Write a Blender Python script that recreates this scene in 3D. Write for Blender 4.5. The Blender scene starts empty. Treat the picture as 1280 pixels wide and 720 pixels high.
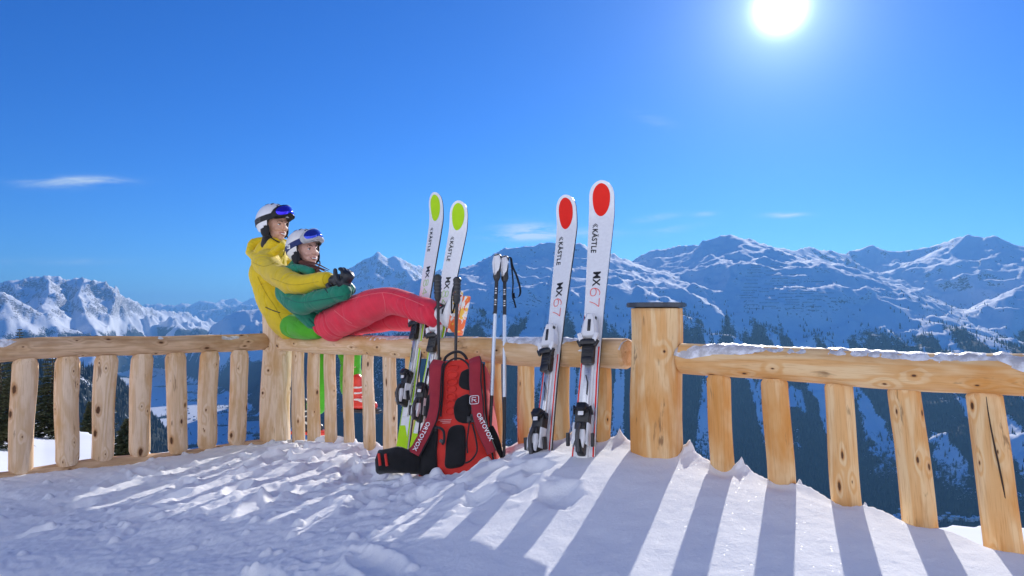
import bpy, bmesh, math, random
import numpy as np
from mathutils import Vector, Matrix, Quaternion

# ------------------------------------------------------------------ camera, sky, sun, exposure
scene = bpy.context.scene
COL = scene.collection
F = 853.0                                    # focal length in pixels of the 1280 wide picture
PITCH = math.atan(35.0 / F)                  # horizon at y = 395
CAMZ = 1.0
cam = bpy.data.cameras.new('camera')
cam.sensor_width = 36.0
cam.lens = 36.0 * F / 1280.0
cam.clip_start = 0.05
cam.clip_end = 120000.0
camo = bpy.data.objects.new('camera', cam)
COL.objects.link(camo)
camo.location = (0, 0, CAMZ)
camo.rotation_euler = (math.pi / 2 + PITCH, 0, 0)
scene.camera = camo

SUN_AZ = math.radians(21.8)                  # clockwise from +Y
SUN_EL = math.radians(23.1)
SUN_DIR = Vector((math.sin(SUN_AZ) * math.cos(SUN_EL), math.cos(SUN_AZ) * math.cos(SUN_EL), math.sin(SUN_EL)))
sl = bpy.data.lights.new('sun', 'SUN')
sl.energy = 3.5
sl.angle = math.radians(0.5)
sl.color = (1.0, 0.955, 0.89)
slo = bpy.data.objects.new('sun', sl)
COL.objects.link(slo)
slo.rotation_euler = SUN_DIR.to_track_quat('Z', 'Y').to_euler()

scene.view_settings.view_transform = 'Standard'
scene.view_settings.look = 'None'
scene.view_settings.exposure = 0.52
scene.view_settings.gamma = 1.0
scene.render.engine = 'CYCLES'
scene.cycles.max_bounces = 7
scene.cycles.diffuse_bounces = 4
scene.cycles.volume_bounces = 0
scene.cycles.transparent_max_bounces = 8
scene.cycles.use_denoising = True
scene.cycles.sample_clamp_indirect = 6.0

world = bpy.data.worlds.new("World")
scene.world = world
world.use_nodes = True
wn, wl = world.node_tree.nodes, world.node_tree.links
wn.clear()


def wnode(t, **k):
    n = wn.new(t)
    for a, v in k.items():
        setattr(n, a, v)
    return n


def wmath(op, a, b=None, c=None):
    n = wnode('ShaderNodeMath', operation=op)
    for i, v in enumerate((a, b, c)):
        if v is None:
            continue
        if isinstance(v, (int, float)):
            n.inputs[i].default_value = v
        else:
            wl.new(v, n.inputs[i])
    return n.outputs[0]


def build_sky():
    out = wnode('ShaderNodeOutputWorld')
    bg = wnode('ShaderNodeBackground')
    bg.inputs['Strength'].default_value = SKY_STRENGTH
    sky = wnode('ShaderNodeTexSky', sky_type='NISHITA')
    sky.sun_disc = False
    sky.sun_elevation = SUN_EL
    sky.sun_rotation = SUN_AZ
    sky.altitude = 1800
    sky.air_density = 1.15
    sky.dust_density = 0.25
    sky.ozone_density = 3.2
    hsv = wnode('ShaderNodeHueSaturation')
    hsv.inputs['Saturation'].default_value = 1.22
    hsv.inputs['Value'].default_value = 1.0
    wl.new(sky.outputs[0], hsv.inputs['Color'])
    tint = wnode('ShaderNodeMix', data_type='RGBA', blend_type='MULTIPLY')
    tint.inputs[0].default_value = 1.0
    wl.new(hsv.outputs[0], tint.inputs[6])
    tint.inputs[7].default_value = SKY_TINT
    col = tint.outputs[2]
    tc = wnode('ShaderNodeTexCoord')
    sep = wnode('ShaderNodeSeparateXYZ')
    wl.new(tc.outputs['Generated'], sep.inputs[0])
    X, Y, Z = sep.outputs
    Ys = wmath('MAXIMUM', Y, 0.02)
    u = wmath('DIVIDE', X, Ys)
    v = wmath('DIVIDE', Z, Ys)
    # wispy clouds, each fixed at its own bearing in the sky
    comb = wnode('ShaderNodeCombineXYZ')
    wl.new(wmath('MULTIPLY', u, 9.0), comb.inputs[0])
    wl.new(wmath('MULTIPLY', v, 48.0), comb.inputs[1])
    nz = wnode('ShaderNodeTexNoise')
    nz.inputs['Scale'].default_value = 1.5
    nz.inputs['Detail'].default_value = 7
    nz.inputs['Roughness'].default_value = 0.62
    nz.inputs['Distortion'].default_value = 0.6
    wl.new(comb.outputs[0], nz.inputs['Vector'])
    mask = None
    for (px, py, sx, sy, a, tilt) in CLOUDS:
        th = (px - 640) / F
        # small pitch correction: slope of the line of sight
        vv = math.tan(math.atan((360 - py) / F) + PITCH)
        du = wmath('SUBTRACT', u, th)
        dv = wmath('SUBTRACT', wmath('SUBTRACT', v, vv), wmath('MULTIPLY', du, tilt))
        e = wmath('ADD', wmath('POWER', wmath('ABSOLUTE', wmath('DIVIDE', du, sx / F)), 2.0),
                  wmath('POWER', wmath('ABSOLUTE', wmath('DIVIDE', dv, sy / F)), 2.0))
        g = wmath('MULTIPLY', wmath('EXPONENT', wmath('MULTIPLY', e, -1.0)), a)
        mask = g if mask is None else wmath('ADD', mask, g)
    n2 = wmath('MULTIPLY', wmath('SUBTRACT', nz.outputs['Fac'], 0.36), 3.2)
    n2 = wmath('MINIMUM', wmath('MAXIMUM', n2, 0.0), 1.0)
    cm = wmath('MINIMUM', wmath('MULTIPLY', mask, n2), 0.9)
    front = wmath('GREATER_THAN', Y, 0.05)
    cm = wmath('MULTIPLY', cm, front)
    mixc = wnode('ShaderNodeMix', data_type='RGBA')
    wl.new(cm, mixc.inputs[0])
    wl.new(col, mixc.inputs[6])
    mixc.inputs[7].default_value = CLOUD_COL
    # the sun and the bright air round it
    dot = wnode('ShaderNodeVectorMath', operation='DOT_PRODUCT')
    nrm = wnode('ShaderNodeVectorMath', operation='NORMALIZE')
    wl.new(tc.outputs['Generated'], nrm.inputs[0])
    wl.new(nrm.outputs[0], dot.inputs[0])
    dot.inputs[1].default_value = SUN_DIR
    ang = wmath('ARCCOSINE', wmath('MINIMUM', dot.outputs['Value'], 1.0))
    deg = wmath('MULTIPLY', ang, 57.2958)
    core = wmath('MULTIPLY', wmath('EXPONENT', wmath('MULTIPLY', wmath('POWER', wmath('DIVIDE', deg, 1.22), 2.0), -1.0)), 32.0)
    halo = wmath('MULTIPLY', wmath('EXPONENT', wmath('DIVIDE', deg, -2.3)), 6.5)
    wide = wmath('MULTIPLY', wmath('EXPONENT', wmath('DIVIDE', deg, -8.0)), 1.15)
    glow = wmath('ADD', wmath('ADD', core, halo), wide)
    gc = wnode('ShaderNodeMix', data_type='RGBA', blend_type='MULTIPLY')
    gc.inputs[0].default_value = 1.0
    cg = wnode('ShaderNodeCombineXYZ')
    for i in range(3):
        wl.new(glow, cg.inputs[i])
    wl.new(cg.outputs[0], gc.inputs[6])
    gc.inputs[7].default_value = (0.80, 0.92, 1.0, 1)
    add = wnode('ShaderNodeMix', data_type='RGBA', blend_type='ADD')
    add.inputs[0].default_value = 1.0
    wl.new(mixc.outputs[2], add.inputs[6])
    wl.new(gc.outputs[2], add.inputs[7])
    wl.new(add.outputs[2], bg.inputs['Color'])
    wl.new(bg.outputs[0], out.inputs[0])


SKY_STRENGTH = 0.13
SKY_TINT = (0.16, 0.38, 0.70, 1)
CLOUD_COL = (3.2, 4.0, 4.9, 1)
#          px   py   half-width, half-height, strength, tilt
CLOUDS = [(78, 228, 52, 6, 1.0, 0.02), (118, 224, 34, 4, 0.6, -0.04),
          (662, 288, 34, 9, 1.35, 0.0), (700, 293, 60, 6, 0.9, 0.03), (640, 296, 30, 4, 0.6, 0.06),
          (985, 269, 24, 3, 1.2, 0.02), (822, 272, 26, 4, 0.6, 0.12), (880, 268, 14, 3, 0.5, 0.1),
          (842, 287, 34, 5, 0.35, 0.2), (60, 327, 90, 4, 0.25, 0.0), (820, 150, 26, 7, 0.16, -0.3)]
build_sky()


# ------------------------------------------------------------------ pixel of the photograph -> point in the place
def ray(px, py):
    x, y = (px - 640) / F, (360 - py) / F
    c, s = math.cos(PITCH), math.sin(PITCH)
    return Vector((x, c - s * y, s + c * y))


def P(px, py, Y):
    r = ray(px, py)
    return Vector((0, 0, CAMZ)) + r * (Y / r.y)


# ------------------------------------------------------------------ numpy noise
def _hash(ix, iy, seed):
    h = (ix.astype(np.int64) * 374761393 + iy.astype(np.int64) * 668265263 + seed * 974711) & 0x7fffffff
    h = ((h ^ (h >> 13)) * 1274126177) & 0x7fffffff
    return (h ^ (h >> 16)) & 0xffff


def perlin(x, y, seed=0):
    x0, y0 = np.floor(x), np.floor(y)
    fx, fy = x - x0, y - y0
    ux, uy = fx * fx * fx * (fx * (fx * 6 - 15) + 10), fy * fy * fy * (fy * (fy * 6 - 15) + 10)

    def g(dx, dy):
        a = _hash(x0 + dx, y0 + dy, seed) * (2 * np.pi / 65536.0)
        return np.cos(a) * (fx - dx) + np.sin(a) * (fy - dy)
    a, b, c, d = g(0, 0), g(1, 0), g(0, 1), g(1, 1)
    return 1.5 * ((a + ux * (b - a)) * (1 - uy) + (c + ux * (d - c)) * uy)


def fbm(x, y, o=5, seed=0, gain=0.5, lac=2.03):
    t, a, s = 0, 1.0, 0.0
    for i in range(o):
        t = t + a * perlin(x, y, seed + i * 17)
        s += a
        x, y, a = x * lac + 3.7, y * lac - 1.9, a * gain
    return t / s


def ridged(x, y, o=5, seed=0, gain=0.5, lac=2.05):
    t, a, s, w = 0, 1.0, 0.0, 1.0
    for i in range(o):
        n = 1 - np.abs(perlin(x, y, seed + i * 31)) * 1.7
        n = np.clip(n, 0, 1) ** 2 * w
        w = np.clip(n * 1.6, 0, 1)
        t = t + a * n
        s += a
        x, y, a = x * lac + 1.3, y * lac + 7.1, a * gain
    return t / s


def sstep(a, b, x):
    t = np.clip((x - a) / (b - a), 0, 1)
    return t * t * (3 - 2 * t)


# ------------------------------------------------------------------ mesh and object helpers
def mesh_np(name, V, Fq, smooth=True, mats=()):
    """V (n,3), Fq (m,3|4) index arrays"""
    me = bpy.data.meshes.new(name)
    V = np.asarray(V, dtype=np.float32)
    Fq = np.asarray(Fq, dtype=np.int32)
    k = Fq.shape[1]
    me.vertices.add(len(V))
    me.vertices.foreach_set('co', V.ravel())
    me.loops.add(Fq.size)
    me.loops.foreach_set('vertex_index', Fq.ravel())
    me.polygons.add(len(Fq))
    me.polygons.foreach_set('loop_start', np.arange(0, Fq.size, k, dtype=np.int32))
    me.polygons.foreach_set('use_smooth', np.full(len(Fq), smooth, dtype=bool))
    me.update(calc_edges=True)
    for m in mats:
        me.materials.append(m)
    return me


def grid_faces(nr, nc, keep=None):
    i = np.arange(nr - 1)[:, None] * nc + np.arange(nc - 1)[None, :]
    q = np.stack([i, i + 1, i + nc + 1, i + nc], -1)
    q = q.reshape(-1, 4)
    if keep is not None:
        q = q[keep.reshape(-1)]
    return q


def add_attr(me, name, vals):
    a = me.attributes.new(name, 'FLOAT', 'POINT')
    a.data.foreach_set('value', np.asarray(vals, dtype=np.float32).ravel())


def link(name, data, parent=None, mat=None, **props):
    o = bpy.data.objects.new(name, data)
    COL.objects.link(o)
    if parent is not None:
        o.parent = parent
    if mat is not None and data is not None:
        data.materials.clear()
        data.materials.append(mat)
    for k, v in props.items():
        o[k] = v
    return o


WM = {}                                    # world matrix of every thing's empty


def thing(name, label, category, loc=(0, 0, 0), M=None, group=None):
    o = bpy.data.objects.new(name, None)
    o.empty_display_size = 0.1
    COL.objects.link(o)
    if M is None:
        M = Matrix.Translation(Vector(loc))
    o.matrix_basis = M
    WM[o.name] = M.copy()
    o['label'] = label
    o['category'] = category
    if group:
        o['group'] = group
    return o


def bm_part(name, bm, mat, parent, smooth=True, M=None, world=False, label=None, auto=None):
    """bmesh -> mesh object under parent. world=True: coordinates are world coordinates"""
    me = bpy.data.meshes.new(name)
    root = parent
    if world and parent is not None:
        bm.transform(WM[root.name].inverted())
    bmesh.ops.recalc_face_normals(bm, faces=bm.faces)
    if smooth:
        lim = auto if auto is not None else 0.7
        for f in bm.faces:
            f.smooth = True
        for e in bm.edges:
            if len(e.link_faces) == 2 and e.calc_face_angle(0) > lim:
                e.smooth = False
    bm.to_mesh(me)
    bm.free()
    mats = mat if isinstance(mat, (list, tuple)) else [mat]
    for m in mats:
        me.materials.append(m)
    o = bpy.data.objects.new(name, me)
    COL.objects.link(o)
    if parent is not None:
        o.parent = parent
    if M is not None:
        o.matrix_basis = M
        WM[o.name] = (WM[parent.name] @ M) if parent is not None and parent.name in WM else M.copy()
    elif parent is not None and parent.name in WM:
        WM[o.name] = WM[parent.name].copy()
    if label:
        o['label'] = label
    return o


def box(bm, c, s, M=None, bevel=0.0, seg=2, taper=None, mi=0):
    """box centre c size s, optional bevel; taper=(tx,ty) scales the +z face"""
    r = bmesh.ops.create_cube(bm, size=1.0)
    vs = r['verts']
    for v in vs:
        if taper and v.co.z > 0:
            v.co.x *= taper[0]
            v.co.y *= taper[1]
        v.co = Vector((v.co.x * s[0], v.co.y * s[1], v.co.z * s[2]))
    if bevel > 0:
        es = list({e for v in vs for e in v.link_edges})
        b = bmesh.ops.bevel(bm, geom=es, offset=bevel, segments=seg, affect='EDGES', profile=0.6)
        vs = list({v for f in b['faces'] for v in f.verts} | {v for v in vs if v.is_valid})
    T = Matrix.Translation(Vector(c))
    if M is not None:
        T = T @ M
    for v in vs:
        v.co = T @ v.co
    for f in {f for v in vs for f in v.link_faces}:
        f.material_index = mi
    return vs


def frame_from(d, up=Vector((0, 0, 1))):
    d = d.normalized()
    if abs(d.dot(up)) > 0.98:
        up = Vector((1, 0, 0))
    x = up.cross(d).normalized()
    y = d.cross(x).normalized()
    return x, y


def tube(bm, pts, rad, n=12, cap=True, flat=1.0, up=Vector((0, 0, 1)), mi=0):
    """swept tube through pts with radius rad (number or list), flat squashes along 'y' of the frame"""
    pts = [Vector(p) for p in pts]
    m = len(pts)
    if isinstance(rad, (int, float)):
        rad = [rad] * m
    rings = []
    x = None
    for i in range(m):
        d = (pts[min(i + 1, m - 1)] - pts[max(i - 1, 0)])
        if d.length < 1e-9:
            d = Vector((0, 0, 1))
        d.normalize()
        if x is None:
            x, y = frame_from(d, up)
        else:
            x = (x - d * x.dot(d)).normalized()
            y = d.cross(x).normalized()
        ring = []
        for k in range(n):
            a = 2 * math.pi * k / n
            ring.append(bm.verts.new(pts[i] + x * (math.cos(a) * rad[i]) + y * (math.sin(a) * rad[i] * flat)))
        rings.append(ring)
    fs = []
    for i in range(m - 1):
        for k in range(n):
            fs.append(bm.faces.new((rings[i][k], rings[i][(k + 1) % n], rings[i + 1][(k + 1) % n], rings[i + 1][k])))
    if cap:
        fs.append(bm.faces.new(list(reversed(rings[0]))))
        fs.append(bm.faces.new(rings[-1]))
    for f in fs:
        f.material_index = mi
    return rings


def spline(pts, n=8):
    """Catmull-Rom through points"""
    pts = [Vector(p) for p in pts]
    q = [pts[0] * 2 - pts[1]] + pts + [pts[-1] * 2 - pts[-2]]
    out = []
    for i in range(1, len(q) - 2):
        for k in range(n):
            t = k / n
            a, b, c, d = q[i - 1], q[i], q[i + 1], q[i + 2]
            out.append(0.5 * ((2 * b) + (c - a) * t + (2 * a - 5 * b + 4 * c - d) * t * t + (3 * b - a - 3 * c + d) * t ** 3))
    out.append(pts[-1])
    return out


# ------------------------------------------------------------------ materials
def rgb(r, g, b):
    """display 0-255 -> linear"""
    def f(c):
        c /= 255.0
        return c / 12.92 if c <= 0.04045 else ((c + 0.055) / 1.055) ** 2.4
    return (f(r), f(g), f(b), 1)


class NT:
    def __init__(self, name):
        self.m = bpy.data.materials.new(name)
        self.m.use_nodes = True
        self.t = self.m.node_tree
        self.b = self.t.nodes['Principled BSDF']

    def n(self, t, **k):
        nd = self.t.nodes.new(t)
        for a, v in k.items():
            setattr(nd, a, v)
        return nd

    def set(self, sock, v):
        if isinstance(v, bpy.types.NodeSocket):
            self.t.links.new(v, sock)
        else:
            sock.default_value = v

    def math(self, op, a, b=None, c=None, clamp=False):
        nd = self.n('ShaderNodeMath', operation=op, use_clamp=clamp)
        for i, v in enumerate((a, b, c)):
            if v is not None:
                self.set(nd.inputs[i], v)
        return nd.outputs[0]

    def mix(self, f, a, b, mode='MIX'):
        nd = self.n('ShaderNodeMix', data_type='RGBA', blend_type=mode)
        self.set(nd.inputs[0], f)
        self.set(nd.inputs[6], a)
        self.set(nd.inputs[7], b)
        return nd.outputs[2]

    def ramp(self, f, a, b, lo=0.0, hi=1.0):
        nd = self.n('ShaderNodeMapRange')
        nd.interpolation_type = 'SMOOTHSTEP'
        self.set(nd.inputs['Value'], f)
        nd.inputs['From Min'].default_value = a
        nd.inputs['From Max'].default_value = b
        nd.inputs['To Min'].default_value = lo
        nd.inputs['To Max'].default_value = hi
        return nd.outputs[0]

    def noise(self, vec, scale, detail=4, rough=0.55, dist=0.0, out='Fac'):
        nd = self.n('ShaderNodeTexNoise')
        if vec is not None:
            self.set(nd.inputs['Vector'], vec)
        nd.inputs['Scale'].default_value = scale
        nd.inputs['Detail'].default_value = detail
        nd.inputs['Roughness'].default_value = rough
        nd.inputs['Distortion'].default_value = dist
        return nd.outputs[out]

    def coord(self, which='Object'):
        return self.n('ShaderNodeTexCoord').outputs[which]

    def pos(self):
        return self.n('ShaderNodeNewGeometry').outputs['Position']

    def scaled(self, vec, s, off=None):
        nd = self.n('ShaderNodeMapping')
        self.set(nd.inputs['Vector'], vec)
        nd.inputs['Scale'].default_value = s
        if off is not None:
            self.set(nd.inputs['Location'], off)
        return nd.outputs[0]

    def bump(self, h, strength=0.3, dist=0.01, normal=None):
        nd = self.n('ShaderNodeBump')
        nd.inputs['Strength'].default_value = strength
        nd.inputs['Distance'].default_value = dist
        self.set(nd.inputs['Height'], h)
        if normal is not None:
            self.set(nd.inputs['Normal'], normal)
        return nd.outputs[0]

    def attr(self, name):
        nd = self.n('ShaderNodeAttribute')
        nd.attribute_name = name
        return nd.outputs['Fac']


MATS = {}


def plain(name, col, rough=0.5, bump=0.0, scale=60, var=0.06, metal=0.0, coat=0.0, spec=0.5, sheen=0.0):
    """a simple material with slight procedural variation of its colour and relief"""
    if name in MATS:
        return MATS[name]
    n = NT(name)
    c = n.coord('Object')
    nz = n.noise(c, scale, 4, 0.6)
    k = n.ramp(nz, 0.3, 0.7, 1 - var, 1 + var)
    mul = n.n('ShaderNodeVectorMath', operation='SCALE')
    mul.inputs[0].default_value = col[:3]
    n.t.links.new(k, mul.inputs['Scale'])
    n.t.links.new(mul.outputs[0], n.b.inputs['Base Color'])
    n.b.inputs['Roughness'].default_value = rough
    n.b.inputs['Metallic'].default_value = metal
    n.b.inputs['Specular IOR Level'].default_value = spec
    if coat:
        n.b.inputs['Coat Weight'].default_value = coat
        n.b.inputs['Coat Roughness'].default_value = 0.08
    if sheen:
        n.b.inputs['Sheen Weight'].default_value = sheen
    if bump:
        n.t.links.new(n.bump(nz, bump, 0.002), n.b.inputs['Normal'])
    MATS[name] = n.m
    return n.m

# ------------------------------------------------------------------ far terrain: valley, mountains
FLOOR = -900.0
# spines: (px, py, km) points of ridge lines; slope on either side; name only for reading
SPINES = [
    # centre-left mountain skyline
    ([(576, 338, 6.3), (600, 327, 6.2), (619, 315, 6.1), (634, 309, 6.0), (666, 307, 6.0), (685, 302, 6.0), (701, 304, 6.0),
      (724, 302, 6.0), (740, 308, 6.1), (767, 318, 6.3), (790, 331, 6.6)], 0.62),
    # its spur lit by the sun, running down to the right
    ([(730, 308, 6.0), (748, 330, 5.8), (768, 347, 5.6), (790, 366, 5.4), (806, 385, 5.2), (815, 402, 4.95)], 0.37),
    ([(767, 318, 6.3), (800, 338, 6.1), (838, 350, 5.9), (866, 362, 5.8)], 0.32),
    # spur running down towards the viewer behind the poles
    ([(640, 311, 6.0), (625, 345, 5.5), (600, 390, 4.9), (585, 430, 4.4)], 0.55),
    ([(690, 304, 6.0), (690, 350, 5.4), (700, 400, 4.8), (690, 450, 4.3)], 0.60),
    # big right massif skyline
    ([(790, 330, 7.2), (800, 320, 7.2), (815, 311, 7.2), (834, 311, 7.2), (850, 306, 7.1), (878, 304, 7.0), (900, 299, 6.9), (913, 293, 6.8),
      (936, 299, 7.0), (964, 307, 7.4), (991, 313, 7.8), (1010, 308, 8.4), (1034, 313, 8.8), (1061, 318, 9.2), (1089, 306, 9.4),
      (1104, 315, 9.5), (1132, 312, 9.5), (1171, 304, 9.4), (1210, 292, 9.2), (1225, 298, 9.2), (1241, 293, 9.1), (1260, 303, 9.2),
      (1285, 308, 9.2), (1340, 300, 9.0), (1420, 330, 9.0), (1520, 350, 9.0)], 0.60),
    # long bright spine coming down from the main top to the lower right
    ([(913, 293, 6.8), (930, 304, 6.5), (942, 320, 6.2), (962, 325, 6.1), (990, 333, 6.05), (1022, 348, 5.95), (1053, 363, 5.8), (1092, 377, 5.6),
      (1124, 389, 5.45), (1171, 402, 5.2), (1230, 420, 4.9), (1300, 445, 4.6), (1400, 490, 4.2)], 0.31),
    ([(905, 299, 6.8), (880, 318, 6.6), (862, 335, 6.4), (850, 350, 6.3)], 0.5),
    # arm enclosing the bowl on the left
    ([(942, 320, 6.2), (925, 345, 5.95), (900, 362, 5.75), (872, 377, 5.6), (850, 386, 5.5), (835, 400, 5.3)], 0.32),
    # wooded knoll under it
    ([(915, 380, 5.25), (895, 398, 5.0), (868, 420, 4.7), (840, 450, 4.4)], 0.62),
    ([(915, 380, 5.25), (935, 402, 4.95), (965, 428, 4.65), (985, 470, 4.2), (1000, 520, 3.8)], 0.62),
    # spine off the bright one, running down to the valley
    ([(1022, 350, 5.9), (1030, 395, 5.2), (1050, 440, 4.6), (1075, 500, 4.1), (1090, 560, 3.7)], 0.55),
    ([(1124, 391, 5.4), (1150, 440, 4.8), (1175, 500, 4.2), (1190, 570, 3.7)], 0.58),
    ([(1230, 420, 4.9), (1265, 480, 4.2), (1290, 560, 3.6)], 0.58),
    # far ridges of the right massif
    ([(1210, 292, 9.2), (1185, 315, 8.8), (1150, 328, 8.5), (1115, 338, 8.2), (1080, 345, 8.0)], 0.36),
    ([(1089, 306, 9.4), (1110, 328, 9.0), (1150, 345, 8.4), (1185, 362, 7.8), (1205, 380, 7.3)], 0.36),
    ([(1241, 293, 9.1), (1265, 325, 8.4), (1290, 345, 7.8)], 0.5),
    ([(1340, 335, 7.2), (1280, 358, 6.9), (1249, 374, 6.6), (1221, 387, 6.4), (1200, 398, 6.2)], 0.34),
    ([(1000, 314, 8.0), (1030, 330, 7.6), (1075, 345, 7.2), (1110, 362, 6.8), (1150, 380, 6.4)], 0.33),
    # peak behind the couple
    ([(420, 356, 11.0), (440, 332, 11.0), (458, 321, 11.0), (474, 313, 11.0), (484, 320, 11.0), (494, 316, 11.1), (510, 328, 11.2), (526, 338, 11.4),
      (550, 336, 11.5), (576, 342, 11.5)], 0.75),
    ([(494, 316, 11.1), (505, 335, 10.6), (520, 352, 10.1), (540, 366, 9.6), (560, 372, 9.2)], 0.5),
    ([(474, 313, 11.0), (468, 340, 10.4), (452, 368, 9.8), (432, 395, 9.3)], 0.6),
    # wooded shoulder running down to the left into the valley
    ([(440, 345, 11.0), (400, 376, 10.6), (360, 384, 10.2), (335, 383, 10.0), (300, 388, 9.9), (270, 402, 10.3), (240, 416, 10.8), (225, 432, 11.0)], 0.52),
    # low wooded spur under the middle railing
    ([(560, 388, 6.2), (530, 402, 6.1), (450, 425, 6.0), (390, 450, 6.1), (355, 480, 6.4), (328, 508, 6.9)], 0.6),
    ([(540, 366, 7.0), (530, 420, 5.9), (520, 480, 4.9), (500, 540, 4.3)], 0.55),
    ([(585, 430, 4.4), (570, 500, 3.9), (560, 560, 3.5)], 0.55),
    # left massif
    ([(-260, 330, 13.0), (-180, 350, 13), (-90, 340, 13), (-40, 352, 13), (0, 357, 13.2), (14, 352, 13.2), (26, 349, 13.2), (40, 346, 13.2), (52, 347, 13.2),
      (60, 343, 13.3), (70, 346, 13.4), (80, 349, 13.5), (92, 347, 13.4), (106, 346, 13.4), (116, 346, 13.4), (124, 350, 13.5),
      (136, 355, 13.7), (150, 363, 14.0), (166, 373, 14.3), (182, 381, 14.6), (205, 386, 15.0), (235, 392, 15.5), (262, 399, 16.0), (285, 406, 16.5)], 0.62),
    ([(106, 346, 13.4), (98, 368, 12.6), (104, 385, 12.0), (116, 405, 11.3), (125, 425, 10.6)], 0.6),
    ([(60, 343, 13.3), (62, 365, 12.4), (52, 380, 11.8), (60, 400, 11.0), (70, 430, 10.0)], 0.6),
    ([(124, 350, 13.5), (148, 375, 12.9), (165, 395, 12.4), (180, 418, 11.6)], 0.55),
    ([(-100, 345, 12.0), (-40, 362, 11.4), (0, 366, 11.0), (20, 377, 10.7), (45, 392, 10.3), (75, 415, 9.6)], 0.5),
    ([(182, 381, 14.6), (205, 402, 14.0), (225, 420, 13.2)], 0.5),
    # far ranges on the horizon
    ([(120, 385, 32), (180, 381, 30), (200, 379, 30), (215, 382, 30), (228, 377, 30), (240, 380, 30), (252, 375, 30), (268, 378, 30), (280, 374, 31), (292, 372, 31),
      (304, 376, 31), (318, 371, 31), (330, 374, 31), (350, 372, 30), (380, 376, 28), (410, 380, 28)], 0.55),
    ([(170, 390, 24), (200, 387, 23), (232, 391, 22), (262, 386, 22), (290, 383, 22), (320, 380, 21), (345, 384, 20)], 0.5),
    # own side of the valley, wooded, lower left
    ([(-300, 432, 1.9), (-120, 438, 2.2), (20, 447, 2.5), (90, 453, 2.8), (130, 462, 3.1), (150, 478, 3.3), (166, 505, 3.7), (182, 545, 4.4)], 1.25),
]


# upper faces lie back at a gentler angle than the wooded lower ones
MID = {0: 0.30, 5: 0.35, 3: 0.31, 4: 0.31, 14: 0.30}


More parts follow.
